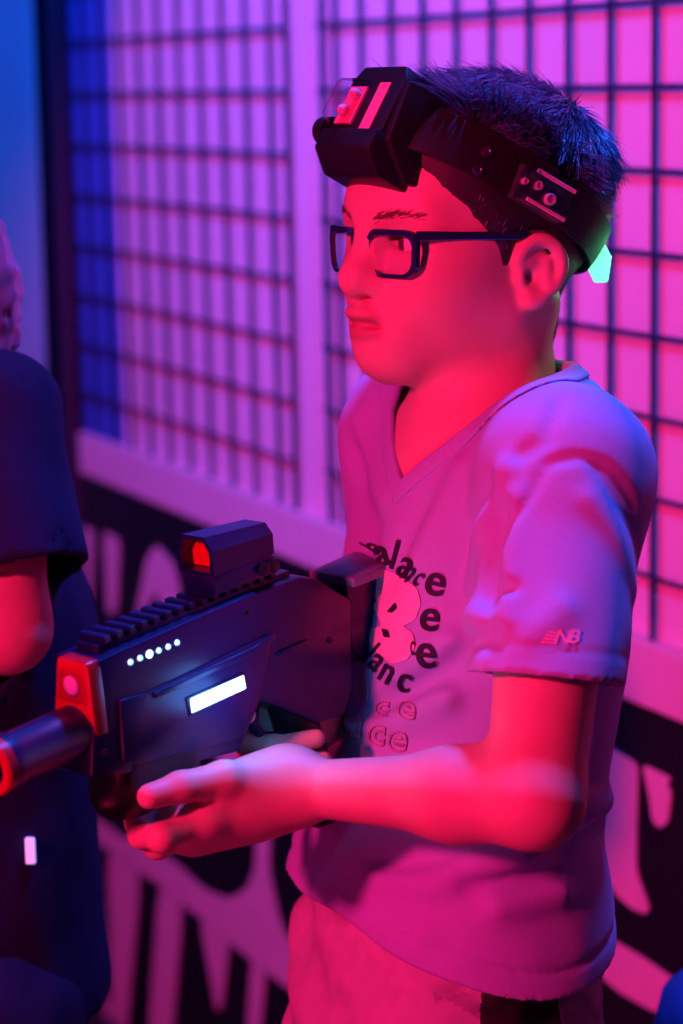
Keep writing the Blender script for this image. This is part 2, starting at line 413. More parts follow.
for k, t0 in enumerate((0.34, -0.30, -0.52, -0.74, -0.96, -1.18, -1.40, -1.62)):
    w_ = 0.085; z0, z1 = 0.16 + 0.02 * (k % 3), 0.80 - 0.03 * (k % 2)
    q = [(t0, z0), (t0 - 0.03, z0 + 0.01), (t0 - 0.045, (z0 + z1) / 2), (t0 - w_ - 0.02, z1 - 0.05), (t0 - w_, z1), (t0 - 0.03, z1 - 0.02), (t0 + 0.01, (z0 + z1) / 2 + 0.08), (t0 + 0.02, z0 + 0.1)]
    from_bm('painted_letter', prism_bm([tuple(v) for v in chaikin(q)], wmap, -0.001, 0.0012), 'banner_white', banner)

# curtain
def curtain():
    nu, nz = 240, 24; V = []; F = []
    for j in range(nz + 1):
        z = 0.02 + 2.9 * j / nz
        for i in range(nu + 1):
            t = 1.682 + 1.25 * i / nu
            a = 0.036 * (1 - 0.25 * j / nz); ph = t * 2 * math.pi / 0.10
            s = 0.055 + a * math.sin(ph + 0.7 * math.sin(t * 17 + z)) + 0.010 * math.sin(t * 31 + 1.3 * z) + 0.02 * math.sin(t * 5 + 0.5)
            V.append(wp(t + 0.006 * math.sin(z * 2 + t * 9), s, z))
    W_ = nu + 1
    for j in range(nz):
        for i in range(nu): F.append((j * W_ + i, j * W_ + i + 1, (j + 1) * W_ + i + 1, (j + 1) * W_ + i))
    root = empty('curtain', wp(2.3, 0.06, 0), 'bright blue curtain hanging in vertical folds beside the dark post', 'curtain')
    o = raw('drape', V, F, 'curtain', root, True)
    md = o.modifiers.new('thick', 'SOLIDIFY'); md.thickness = 0.003
    from_bm('curtain_rod', tube_bm([wp(1.680, 0.06, 2.935), wp(3.0, 0.06, 2.935)], 0.014, 12), 'wire', root, True)
curtain()

# blue pouf at the foot of the wall
def pouf():
    c = P(800, 1040, 1.80); root = empty('stool', (c[0], c[1], 0), 'round blue padded stool by the wall behind the child in glasses', 'stool')
    pr = [(0.737, 0.0), (0.737, 0.095), (0.752, 0.108), (0.777, 0.112), (0.802, 0.106), (0.817, 0.085), (0.824, 0.045), (0.825, 0.0)]
    from_bm('cushion', lathe_bm(pr, (c[0], c[1], 0), (0, 0, 1), 40), 'pouf_blue', root, True)
    from_bm('seat_ring', lathe_bm([(0.712, 0.0), (0.712, 0.10), (0.736, 0.10), (0.736, 0.0)], (c[0], c[1], 0), (0, 0, 1), 40), 'black_plastic', root, True, angle=40)
    for k in range(4):
        a = k * math.pi / 2 + 0.5; ca, sa = math.cos(a), math.sin(a)
        from_bm('leg', tube_bm([(c[0] + 0.075 * ca, c[1] + 0.075 * sa, 0.717), (c[0] + 0.125 * ca, c[1] + 0.125 * sa, 0.0)], [0.013, 0.011], 10), 'black_plastic', root, True)
pouf()

# ------------------------------------------------------------------ frames of the boy and of the blaster
def yawframe(deg, pitch=0.0):
    a = math.radians(deg); b = math.radians(pitch)
    x = np.array([-math.cos(a) * math.cos(b), -math.sin(a) * math.cos(b), math.sin(b)])
    y = np.cross([0, 0, 1.0], x); y /= np.linalg.norm(y); return np.stack([x, y, np.cross(x, y)], 1)   # columns fwd, left, up
HM = yawframe(33, 0); HO = P(463, 236, 1.57)
def H(x, y, z): return HO + HM @ np.array([x, y, z])
TM = yawframe(28); TO = P(505, 440, 1.585)                       # torso axis at shoulder height
def Tq(p): return (p - TO) @ TM
def TW(x, y, z): return TO + TM @ np.array([x, y, 0]) + np.array([0, 0, z - TO[2]])
GM = yawframe(48, -6); GHW = 0.018; GO = P(95, 690, 1.37) - GM[:, 1] * GHW
def G(x, y, z): return GO + GM @ np.array([x, y, z])
def gpx(px, py, y=GHW):
    r = ray(px, py); s = GM[:, 1]; k = ((GO + s * y - CAM) @ s) / (r @ s); p = (CAM + k * r - GO) @ GM
    return p[0], p[2]

# joints
NSH = P(566, 476, 1.470); NEL = P(534, 798, 1.385); NWR = G(-0.120, 0.047, -0.098)
FSH = TW(0.004, -0.106, TO[2] - 0.01); FEL = TW(-0.030, -0.150, 1.050); FWR = G(-0.212, -0.030, -0.098)
NCUFF = NSH + (NEL - NSH) * 0.66; NDIR = (NEL - NSH) / np.linalg.norm(NEL - NSH)
_v = ray(556, 680); _v = _v / np.linalg.norm(_v); _n = NDIR - (NDIR @ _v) * _v * 0.92; CUFN = _n / np.linalg.norm(_n); NCUFF = P(556, 680, 1.415)
FCUFF = FSH + (FEL - FSH) * 0.62; FDIR = (FEL - FSH) / np.linalg.norm(FEL - FSH)

def loft(levels, shrink=0.0):
    lv = sorted(levels); Z = np.array([l[0] for l in lv]); A = np.array([l[1] for l in lv]) - shrink; B = np.array([l[2] for l in lv]) - shrink; X = np.array([l[3] for l in lv])
    def fn(p):
        q = Tq(p); z = p[:, 2]; a = np.interp(z, Z, A); b = np.interp(z, Z, B); x = q[:, 0] - np.interp(z, Z, X); y = q[:, 1]
        n = 2.25
        k0 = ((np.abs(x) / a) ** n + (np.abs(y) / b) ** n) ** (1 / n) + 1e-6
        return (k0 - 1) * np.minimum(a, b) * 0.95
    return Prim(fn, TW(0, 0, (Z[0] + Z[-1]) / 2), (Z[-1] - Z[0]) / 2 + 0.15)
SHIRT = [(1.322, .036, .046, .006), (1.300, .045, .068, .008), (1.280, .056, .095, .008), (1.255, .071, .114, .004), (1.20, .079, .124, .014), (1.13, .083, .126, .023),
         (1.05, .084, .124, .038), (1.00, .088, .128, .047), (0.95, .098, .137, .052), (0.85, .106, .146, .056)]

# ------------------------------------------------------------------ the boy: skin as one continuous surface
skin = Field()
HR = HM
def he(x, y, z, rx, ry, rz): return ell(H(x, y, z), (rx, ry, rz), HR)
def hs(x, y, z, r): return ell(H(x, y, z), (r, r, r), HR)
def hc(a, b, ra, rb): return cone(H(*a), H(*b), ra, rb)
skin.u(he(-0.0155, 0, 0.026, 0.0865, 0.0690, 0.0705), 0)                 # cranium
skin.u(he(0.026, 0, 0.030, 0.0490, 0.0510, 0.050), 0.03)                  # forehead
skin.u(he(0.019, 0, -0.026, 0.0545, 0.0500, 0.056), 0.035)               # face mass
for s in (1, -1):
    skin.u(he(0.037, s * 0.030, -0.029, 0.0290, 0.0250, 0.028), 0.03)      # cheek
    skin.u(hc((0.053, s * 0.012, -0.072), (0.000, s * 0.046, -0.050), 0.013, 0.015), 0.030)   # jaw line
    skin.u(hc((0.066, s * 0.016, 0.0165), (0.055, s * 0.038, 0.014), 0.007, 0.007), 0.018)      # brow
skin.u(he(0.0600, 0, -0.0765, 0.0175, 0.0185, 0.0125), 0.022)               # chin
skin.u(he(0.0615, 0, -0.051, 0.0175, 0.025, 0.021), 0.022)                # muzzle
for s in (1, -1):
    skin.sub(he(0.084, s * 0.030, 0.000, 0.014, 0.017, 0.012), 0.018)   # eye socket
skin.u(hc((0.0705, 0, 0.006), (0.0840, 0, -0.018), 0.0068, 0.0082), 0.016)   # bridge
skin.u(hs(0.0865, 0, -0.0240, 0.0112), 0.010)                           # tip
for s in (1, -1):
    skin.u(he(0.0745, s * 0.0118, -0.0275, 0.0100, 0.0072, 0.0076), 0.006)
skin.u(he(0.0795, 0, -0.0460, 0.0120, 0.0175, 0.0058), 0.0045)           # upper lip
skin.u(he(0.0765, 0, -0.0580, 0.0120, 0.0155, 0.0058), 0.0045)          # lower lip
for s in (1, -1):
    skin.sub(hc((0.0925, 0, -0.0520), (0.0710, s * 0.0225, -0.0545), 0.0013, 0.0013), 0.003)  # mouth line
    skin.sub(he(0.0820, s * 0.0062, -0.0355, 0.0058, 0.0036, 0.0030), 0.003)                   # nostril
    skin.sub(hc((0.0740, s * 0.0175, -0.0220), (0.0680, s * 0.0200, -0.0350), 0.0010, 0.0010), 0.006)
    # lids around the eyeball
    skin.u(hs(0.0562, s * 0.0280, 0.000, 0.0145), 0.006)
    skin.sub(he(0.0716, s * 0.0290, 0.0005, 0.0115, 0.0130, 0.0054), 0.003)
    # ear
    e = lambda x, z, d=0.0, s=s: (-0.008 + (x + 0.013) * 0.80, s * (0.0690 + d + (-0.012 - x) * 0.32), -0.020 + (z + 0.014) * 0.78)
    skin.u(he(*e(-0.014, -0.016, -0.002), 0.0120, 0.0058, 0.0190), 0.008)
    R = [(-0.0135 + 0.0175 * math.cos(a_) * (1 if math.sin(a_) > -0.2 else 0.92), -0.010 + 0.0225 * math.sin(a_)) for a_ in [math.radians(v_) for v_ in range(10, 250, 16)]] + [(-0.015, -0.036), (-0.010, -0.040)]
    for a, b in zip(R[:-1], R[1:]): skin.u(hc(e(*a, 0.0032), e(*b, 0.0032), 0.0030, 0.0030), 0.0045)
    skin.u(he(*e(-0.008, -0.038, 0.0015), 0.0068, 0.0045, 0.0060), 0.006)
    skin.sub(he(*e(-0.013, -0.014, 0.0075), 0.0078, 0.0045, 0.0105), 0.005)
    skin.u(hc(e(-0.020, -0.006, 0.002), e(-0.019, -0.026, 0.003), 0.0028, 0.0030), 0.005)
    skin.u(he(*e(0.0005, -0.019, 0.002), 0.0034, 0.0038, 0.0050), 0.004)
    skin.sub(he(*e(-0.006, -0.018, 0.004), 0.0036, 0.0055, 0.0050), 0.004)
NB = TW(0.006, 0, 1.285)
skin.u(cone(H(-0.014, 0, -0.040), NB, 0.0440, 0.0420), 0.024)
skin.u(cone(H(-0.010, 0.0, -0.062), TW(0.018, 0, 1.268), 0.027, 0.028), 0.02)
for s in (1, -1):                                                        # neck muscle and collar bone
    skin.u(cone(H(-0.030, s * 0.045, -0.045), TW(0.036, s * 0.014, 1.262), 0.010, 0.008), 0.02)
    skin.u(cone(TW(0.046, s * 0.014, 1.258), TW(0.014, s * 0.085, 1.270), 0.007, 0.009), 0.02)
skin.u(cone(TW(0.020, 0, 1.275), TW(0.066, 0, 1.215), 0.036, 0.016), 0.03)
skin.u(cone(TW(0.024, -0.024, 1.278), TW(0.052, -0.024, 1.240), 0.028, 0.020), 0.02)
for s in (1, -1): skin.u(cone(TW(0.010, s * 0.030, 1.280), TW(0.030, s * 0.045, 1.262), 0.022, 0.018), 0.02)
skin.u(loft(SHIRT, 0.011), 0.02)
def capz(p, d): return d
# trunk is closed at the hips
skin.ops[-1] = ('u', (lambda L: Prim(lambda p: smax(smax(L.fn(p), p[:, 2] - 1.285, 0.02), 0.945 - p[:, 2], 0.02), L.c, L.r))(loft(SHIRT, 0.011)), 0.02)
skin.u(ell(TW(0.051, 0, 0.90), (0.072, 0.104, 0.10), TM), 0.03)
# near arm
skin.u(cone(NSH, NSH + (NEL - NSH) * 0.45, 0.038, 0.0330), 0.02)
skin.u(cone(NSH + (NEL - NSH) * 0.45, NEL, 0.0340, 0.0280), 0.01)
nfm = NEL + (NWR - NEL) * 0.30
skin.u(cone(NEL, nfm, 0.0265, 0.0255), 0.018)
skin.u(cone(nfm, NWR, 0.0255, 0.0160), 0.02)
# far arm
skin.u(cone(FSH, FEL, 0.040, 0.032), 0.02); skin.u(cone(FEL, FEL + (FWR - FEL) * 0.4, 0.031, 0.030), 0.018)
skin.u(cone(FEL + (FWR - FEL) * 0.4, FWR, 0.030, 0.019), 0.02)
def hand(wr, mcps, chains, thumb, pr=0.0108):
    for m in mcps: skin.u(cone(wr, m, 0.0165, pr), 0.020)
    mm = sum(mcps) / len(mcps); skin.u(cone(wr * 0.55 + mm * 0.45, mm, 0.0200, 0.0170), 0.020)
    for a, b in zip(mcps[:-1], mcps[1:]): skin.u(cone(a, b, pr, pr * 0.95), 0.010)
    for (m, ch, r0) in chains:
        pts = [m] + ch
        for i, (a, b) in enumerate(zip(pts[:-1], pts[1:])):
            ra = r0 * (1 - 0.09 * i); rb = r0 * (1 - 0.09 * (i + 1)); skin.u(cone(a, b, ra, rb), 0.003 if i else 0.006)
            if i: skin.u(ell(a, (ra * 1.03,) * 3), 0.004)
    for i, (a, b) in enumerate(zip(thumb[:-1], thumb[1:])): skin.u(cone(a, b, 0.0125 - 0.0017 * i, 0.0110 - 0.0016 * i), 0.012 if i == 0 else 0.005)
nm = [G(-0.060, 0.034, -0.0995), G(-0.064, 0.020, -0.110), G(-0.072, 0.005, -0.1135), G(-0.082, -0.010, -0.112)]
hand(NWR, nm, [
    (nm[0], [G(-0.0265, 0.031, -0.1000), G(-0.031, 0.008, -0.1050), G(-0.044, -0.012, -0.1050)], 0.0092),
    (nm[1], [G(-0.042, 0.009, -0.1150), G(-0.050, -0.015, -0.1090), G(-0.056, -0.030, -0.0940)], 0.0092),
    (nm[2], [G(-0.058, -0.010, -0.1170), G(-0.064, -0.030, -0.1070), G(-0.068, -0.034, -0.0900)], 0.0088),
    (nm[3], [G(-0.074, -0.024, -0.1130), G(-0.079, -0.036, -0.1010), G(-0.081, -0.036, -0.0860)], 0.0078)],
    [G(-0.106, 0.046, -0.088), G(-0.074, 0.040, -0.0775), G(-0.044, 0.0335, -0.0735), G(-0.0225, 0.0290, -0.0725)])
fm = [G(-0.172, -0.031, -0.070), G(-0.176, -0.032, -0.086), G(-0.181, -0.031, -0.101), G(-0.187, -0.029, -0.115)]
hand(FWR, fm, [
    (fm[0], [G(-0.146, -0.024, -0.064), G(-0.128, -0.010, -0.060), G(-0.130, 0.008, -0.060)], 0.0085),
    (fm[1], [G(-0.150, -0.018, -0.088), G(-0.149, 0.010, -0.088), G(-0.172, 0.026, -0.087)], 0.0088),
    (fm[2], [G(-0.155, -0.018, -0.104), G(-0.154, 0.010, -0.104), G(-0.176, 0.026, -0.103)], 0.0086),
    (fm[3], [G(-0.161, -0.016, -0.119), G(-0.160, 0.010, -0.119), G(-0.180, 0.024, -0.117)], 0.0078)],
    [G(-0.205, -0.022, -0.084), G(-0.190, -0.030, -0.066), G(-0.170, -0.031, -0.054), G(-0.150, -0.029, -0.050)])
# legs
for s in (1, -1):
    hip = TW(0.050, s * 0.060, 0.86); kn = TW(0.050 + 0.02 * s, s * 0.085, 0.44); an = TW(0.03 + 0.03 * s, s * 0.095, 0.085)
    skin.u(cone(hip, kn, 0.056, 0.046), 0.03); cf = kn + (an - kn) * 0.32 - TM[:, 0] * 0.010
    skin.u(cone(kn, cf, 0.044, 0.045), 0.02); skin.u(cone(cf, an, 0.045, 0.028), 0.02)
    skin.u(cone(an, an + TM @ np.array([0.10, 0.01 * s, 0]) - np.array([0, 0, 0.045]), 0.030, 0.024), 0.02)

boy = empty('person', TW(0.04, 0, 0), 'child in pale grey printed T-shirt and glasses aiming a toy blaster', 'person')
lo = np.minimum.reduce([NEL, FWR, NWR, G(0, 0, -.1), HO]) - 0.16; lo[2] = 0.01
hi = np.maximum.reduce([NEL, FEL, NSH, HO, TO]) + 0.20; hi[2] = 1.53
V, Q = mesh_field(skin.ev, lo, hi, 0.0020)
V = relax(V, Q, 1, 0.4)
hl = (V - HO) @ HM
tint = np.tile(np.array([0.62, 0.42, 0.34]), (len(V), 1))
lipm = (hl[:, 0] > 0.070) & (np.abs(hl[:, 1]) < 0.021)
lw = np.exp(-((hl[:, 2] + 0.0535) / 0.0085) ** 4) * np.clip((hl[:, 0] - 0.073) / 0.006, 0, 1) * np.clip((0.022 - np.abs(hl[:, 1])) / 0.006, 0, 1)
for s in (1, -1):
    ec = hl - np.array([0.0565, s * 0.0280, 0.0]); er = np.linalg.norm(ec, axis=1)
    op = np.sqrt(((ec - np.array([0.0151, s * 0.001, 0.0005])) / np.array([0.0115, 0.0130, 0.0054])) ** 2 @ np.ones(3))
    lash = (ec[:, 2] > 0.001) * np.exp(-((op - 1.0) / 0.22) ** 2) * (er < 0.019)
    tint = tint * (1 - 0.92 * lash[:, None])
tint = tint * (1 - lw[:, None]) + lw[:, None] * np.array([0.46, 0.17, 0.18])
np_mesh('body', V, Q, 'skin', boy, tint)
print('skin', len(V), time.time() - T0)

# eyes
for s in (1, -1):
    V, Q = mesh_field(lambda p, c=None, r=None, s=s: hs(0.0565, s * 0.0280, 0.0, 0.0128).fn(p), H(0.0565, s * 0.0280, 0) - 0.02, H(0.0565, s * 0.0280, 0) + 0.02, 0.0012)
    g = HM @ np.array([0.94, -0.26, -0.05]); g /= np.linalg.norm(g); n = V - H(0.0565, s * 0.0280, 0); n /= np.linalg.norm(n, axis=1)[:, None]; a = np.arccos(np.clip(n @ g, -1, 1))
    t = np.where((a < 0.22)[:, None], [0.01, 0.01, 0.01], np.where((a < 0.48)[:, None], [0.10, 0.055, 0.03], [0.75, 0.72, 0.72]))
    np_mesh('eye', V, Q, 'eye', boy, t)

# ------------------------------------------------------------------ T-shirt
NSL = cone(NSH + np.array([0, 0, 0.004]), NSH + (NEL - NSH) * 1.1, 0.0495, 0.0465)
FSL = cone(FSH + np.array([0, 0, 0.004]), FSH + (FEL - FSH) * 1.1, 0.0530, 0.0480)
SL = loft(SHIRT)
def shoulders(p, d):
    for s in (1, -1): d = smin(d, cone(TW(-0.004, s * 0.060, 1.268), NSH - np.array([0, 0, 0.000]) if s > 0 else FSH, 0.036, 0.046).fn(p), 0.035)
    return d
def shirt_both(p):
    d = smax(SL.fn(p), p[:, 2] - 1.322, 0.01); d = shoulders(p, d); e = d
    for S_, cf, dr in ((NSL, NCUFF, CUFN), (FSL, FCUFF, FDIR)):
        v = S_.fn(p); c_ = (p - cf) @ dr
        d = smin(d, np.maximum(v, c_), 0.030); e = smin(e, np.maximum(v, c_ - 0.012), 0.030)
    return d, e
def shirt_base(p, cut=False): return shirt_both(p)[0 if cut else 1]
FOLDS = [  # (pixel polyline, amplitude, width): cloth ridges (+) and creases (-)
    ([(500, 520), (492, 560), (490, 605)], -0.0075, 0.010), ([(515, 500), (508, 560), (505, 620)], 0.004, 0.010),
    ([(486, 596), (500, 588), (512, 590)], -0.004, 0.005),
    ([(490, 640), (450, 668), (405, 695), (362, 714)], -0.0085, 0.009), ([(482, 615), (440, 645), (400, 672)], 0.006, 0.011),
    ([(480, 670), (440, 700), (395, 722)], 0.006, 0.011),
    ([(462, 470), (440, 520), (420, 560)], 0.005, 0.010), ([(488, 490), (466, 545), (452, 590)], -0.005, 0.009), ([(505, 470), (480, 530), (470, 580)], 0.004, 0.009),
    ([(425, 500), (405, 540), (392, 580)], -0.003, 0.009),
    ([(356, 700), (338, 715), (336, 735), (350, 750)], -0.007, 0.008), ([(338, 712), (352, 722), (380, 724)], 0.005, 0.007),
    ([(365, 862), (410, 862), (455, 848)], -0.004, 0.008), ([(380, 880), (430, 885), (480, 868), (520, 858)], 0.004, 0.010),
    ([(470, 885), (520, 880), (570, 862), (605, 835)], -0.0035, 0.009), ([(500, 905), (560, 892), (610, 862)], 0.004, 0.010),
    ([(560, 820), (590, 812), (606, 800)], 0.005, 0.010), ([(575, 840), (598, 830)], -0.004, 0.007), ([(330, 830), (345, 855), (370, 868)], 0.004, 0.010), ([(322, 880), (360, 915), (420, 935)], 0.003, 0.012),
    ([(600, 470), (625, 510), (640, 550)], -0.0022, 0.006), ([(590, 500), (618, 540), (634, 590)], 0.002, 0.008),
    ([(520, 455), (545, 440), (560, 400)], -0.0025, 0.006), ([(510, 675), (530, 640), (560, 610)], 0.003, 0.010), ([(360, 420), (372, 460), (385, 500)], 0.004, 0.010), ([(352, 455), (360, 500), (372, 530)], -0.004, 0.010),
    ([(395, 410), (400, 450), (408, 480)], 0.003, 0.008),
    ([(548, 462), (580, 456), (612, 470), (636, 505)], -0.0028, 0.0035), ([(546, 466), (528, 500), (505, 540)], -0.0022, 0.0035)]
FSEG = []
for pl, am, wd in FOLDS:
    pts = [march(x, y, lambda p: shirt_base(p, True)) for x, y in pl]; pts = [p for p in pts if p is not None]
    if len(pts) > 1: FSEG.append((np.array(pts), max(am * 1.35, -0.0088), wd))
FCOLLAR = 1.2385
def neckline(p):
    q = Tq(p); return p[:, 2] - (FCOLLAR + np.sqrt((0.80 * q[:, 1]) ** 2 + (0.70 * np.maximum(0.070 - q[:, 0], 0)) ** 2))
def hemline(p):
    q = Tq(p); return (0.924 + 3.0 * (q[:, 0] - 0.05) ** 2 + 0.06 * (q[:, 0] - 0.05) - 0.05 * q[:, 1] + 0.002 * np.sin(q[:, 1] * 60)) - p[:, 2]
def wrinkle(p, c=None, rad=None):
    o = 0.0018 * snoise(p, 42, 3) + 0.0008 * snoise(p, 95, 5)
    for pts, am, wd in FSEG:
        if c is not None and np.min(np.linalg.norm(pts - c, axis=1)) > rad + 0.03 + 2.4 * wd: continue
        d2 = np.full(len(p), 1.0)
        for a, b in zip(pts[:-1], pts[1:]):
            ab = b - a; t = np.clip(((p - a) @ ab) / (ab @ ab), 0, 1); d2 = np.minimum(d2, ((p - a - t[:, None] * ab) ** 2).sum(1))
        o = o + am * np.exp(-d2 / (wd * wd))
    # gathers above the hem stitch and cuff stitches
    h = -hemline(p); o = o - 0.0014 * np.exp(-((h - 0.018) / 0.0022) ** 2)
    u = (NCUFF - p) @ CUFN; near = np.exp(-(np.maximum(NSL.fn(p) - 0.0, 0) / 0.02) ** 2); o = o - 0.0012 * near * np.exp(-((u - 0.017) / 0.002) ** 2)
    return o
TH = 0.0042
def shirt_ev(p, c=None, rad=None, extra=0.0):
    w_ = wrinkle(p, c, rad) * np.clip((np.abs((NCUFF - p) @ CUFN) + 2 * np.maximum(NSL.fn(p) - 0.02, 0)) / 0.03, 0.12, 1)
    b0, b1 = shirt_both(p); o = b0 - w_ - extra; n_ = neckline(p); h_ = hemline(p); ed = np.minimum(np.minimum(-n_, -h_), np.abs((NCUFF - p) @ CUFN) + 4 * np.maximum(NSL.fn(p) - 0.004, 0))
    th = 0.0042 + 0.012 * np.clip((ed - 0.012) / 0.03, 0, 1); i = b1 - np.maximum(w_, -0.003) + th
    d = np.maximum(o, -i)
    return np.maximum(np.maximum(d, 0.75 * hemline(p)), 0.75 * neckline(p))
shlo = np.minimum.reduce([TW(0.17, -0.2, 0.93), TW(0.17, 0.2, .93), FEL, NEL]) - 0.04; shlo[2] = 0.90
shhi = np.maximum.reduce([TW(-0.15, -0.2, 1.33), TW(-0.15, 0.2, 1.33), NSH]) + 0.05; shhi[2] = 1.335
V, Q = mesh_field(shirt_ev, shlo, shhi, 0.0023); V = relax(V, Q, 2, 0.5)
shirt = np_mesh('t_shirt', V, Q, 'cotton', boy)
shirt['label'] = 'pale grey cotton T-shirt with printed front'
SBVH = BVHTree.FromPolygons([tuple(v) for v in V], [tuple(q) for q in Q])
print('shirt', len(V), time.time() - T0)
def collar_ev(p, c=None, rad=None):
    w_ = wrinkle(p, c, rad) * 0.4; o = shirt_base(p, True) - w_ - 0.0022; i = shirt_base(p, False) - w_ + 0.0030
    n = neckline(p); return np.maximum(np.maximum(o, -i), np.maximum(0.75 * n - 0.001, -0.75 * n - 0.0115))
V, Q = mesh_field(collar_ev, TW(0, 0, 1.21) - [.13, .13, 0], TW(0, 0, 1.335) + [.13, .13, 0], 0.0018); V = relax(V, Q, 2, 0.5)
np_mesh('collar', V, Q, 'cotton', shirt)

# ------------------------------------------------------------------ shorts
PEL = [(1.02, .080, .114, .040), (0.95, .086, .122, .050), (0.88, .097, .132, .054), (0.80, .104, .138, .052), (0.70, .106, .142, .052)]
PL = loft(PEL)
def shorts_ev(p, c=None, rad=None):
    d = smax(PL.fn(p), 0.80 - p[:, 2], 0.03)
    for s in (1, -1):
        d = smin(d, cone(TW(0.050, s * 0.058, 0.80), TW(0.062 + 0.02 * s, s * 0.082, 0.46), 0.080, 0.079).fn(p), 0.02)
    q = Tq(p); w_ = 0.007 * snoise(p * np.array([1, 1, 0.7]), 60, 11) + 0.004 * snoise(p, 120, 12) - 0.002 + 0.003 * np.sin(p[:, 2] * 90 + q[:, 1] * 50) * np.clip(q[:, 0] * 12, 0, 1)
    d = d - w_
    d = np.maximum(d, -(d + 0.007))
    return np.maximum(np.maximum(d, p[:, 2] - 0.962), 0.47 - p[:, 2])
V, Q = mesh_field(shorts_ev, TW(0, 0, 0.45) - [.24, .24, 0], TW(0, 0, 1.02) + [.2, .24, 0], 0.003); V = relax(V, Q, 2)
shorts = np_mesh('shorts', V, Q, 'shorts_grey', boy)
shorts['label'] = 'grey patterned sports shorts with a black side stripe'
for m in ('shorts_dark', 'shorts_black'): shorts.data.materials.append(MATS[m])
cen = V[Q].mean(1); q = Tq(cen); ang = np.arctan2(q[:, 1], q[:, 0] - 0.04)
mi = np.zeros(len(Q), np.int32)
tri = (np.floor(cen[:, 2] / 0.034 + ang * 2.1) + np.floor(cen[:, 2] / 0.034 - ang * 2.1)).astype(int) % 2
mi[(tri == 1) & (ang > 0.9)] = 1
_a = []
for x_ in (480, 560):
    p_ = march(x_, 1014, shorts_ev, 1.2, 2.0); q_ = Tq(p_[None])[0]; _a.append(math.atan2(q_[1], q_[0] - 0.04))
mi[(ang > min(_a)) & (ang < max(_a)) & (q[:, 1] > 0)] = 2; mi[(ang < -min(_a)) & (ang > -max(_a))] = 2
shorts.data.polygons.foreach_set('material_index', mi)
# shoes
for s in (1, -1):
    an = TW(0.03 + 0.03 * s, s * 0.095, 0.0)
    sf = lambda x, y, z, an=an: an + TM @ np.array([x, y, 0]) + np.array([0, 0, z])
    F_ = Field(); F_.u(cone(sf(-0.03, 0, 0.045), sf(0.10, 0, 0.038), 0.036, 0.034), 0); F_.u(cone(sf(0.10, 0, 0.036), sf(0.15, 0, 0.032), 0.036, 0.030), 0.02); F_.u(cone(sf(-0.005, 0, 0.06), sf(-0.008, 0, 0.10), 0.038, 0.038), 0.03)
    F_.post.append(lambda p, d: np.maximum(np.maximum(d, 0.020 - p[:, 2]), p[:, 2] - 0.105))
    V, Q = mesh_field(F_.ev, sf(0, 0, 0) - [.22, .2, 0], sf(0, 0, .12) + [.22, .2, 0], 0.004)
    sh = np_mesh('shoe', V, Q, 'shoe', boy)
    F_ = Field(); F_.u(cone(sf(-0.03, 0, 0.02), sf(0.15, 0, 0.02), 0.039, 0.037), 0); F_.post.append(lambda p, d: np.maximum(np.maximum(d, 0.001 - p[:, 2]), p[:, 2] - 0.0215))
    V, Q = mesh_field(F_.ev, sf(0, 0, 0) - [.22, .2, 0.01], sf(0, 0, .03) + [.22, .2, 0], 0.004)
    np_mesh('sole', V, Q, 'sole', sh)
print('cloth', time.time() - T0)

# ------------------------------------------------------------------ hair
skull = Field(); skull.ops = skin.ops[:3] + [o for o in skin.ops if o[1].r > 0.05 and np.linalg.norm(o[1].c - (H(-0.014, 0, -0.040) + NB) / 2) < 1e-6]
MASK = [(0.085, 0.075), (0.067, 0.056), (0.055, 0.040), (0.038, 0.022), (0.026, 0.006), (0.019, -0.020), (0.009, -0.026), (0.004, -0.010), (0.002, 0.004), (-0.006, 0.006), (-0.020, 0.004), (-0.024, -0.015), (-0.019, -0.045), (-0.024, -0.066), (-0.055, -0.074), (-0.2, -0.074), (-0.2, 0.25), (0.11, 0.25)]
def hair_len(q):
    """thickness factor 0 (clipped sides) .. 1 (top)"""
    return np.clip((q[:, 2] - 0.030 + 0.25 * np.clip(q[:, 0], -0.1, 0.03) * -0.2) / 0.045, 0, 1)
def cap_ev(p, c=None, rad=None):
    q = (p - HO) @ HM; th = 0.0040 + 0.0050 * hair_len(q) + 0.002 * np.clip((-q[:, 0] - 0.04) / 0.05, 0, 1)
    m = poly_sd(q[:, 0], q[:, 2], MASK)
    th = th * np.clip(-m / 0.012 + 0.1, 0.0, 1)
    return np.maximum(skull.ev(p) - th - 0.0012 * snoise(p, 260, 21), m - 0.001 - 0.0022 * snoise(p, 420, 23))
V, Q = mesh_field(cap_ev, HO - 0.14, HO + 0.14, 0.0024, cull=False); V = relax(V, Q, 1)
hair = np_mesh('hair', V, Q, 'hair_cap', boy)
hair['label'] = 'short dark brown hair'
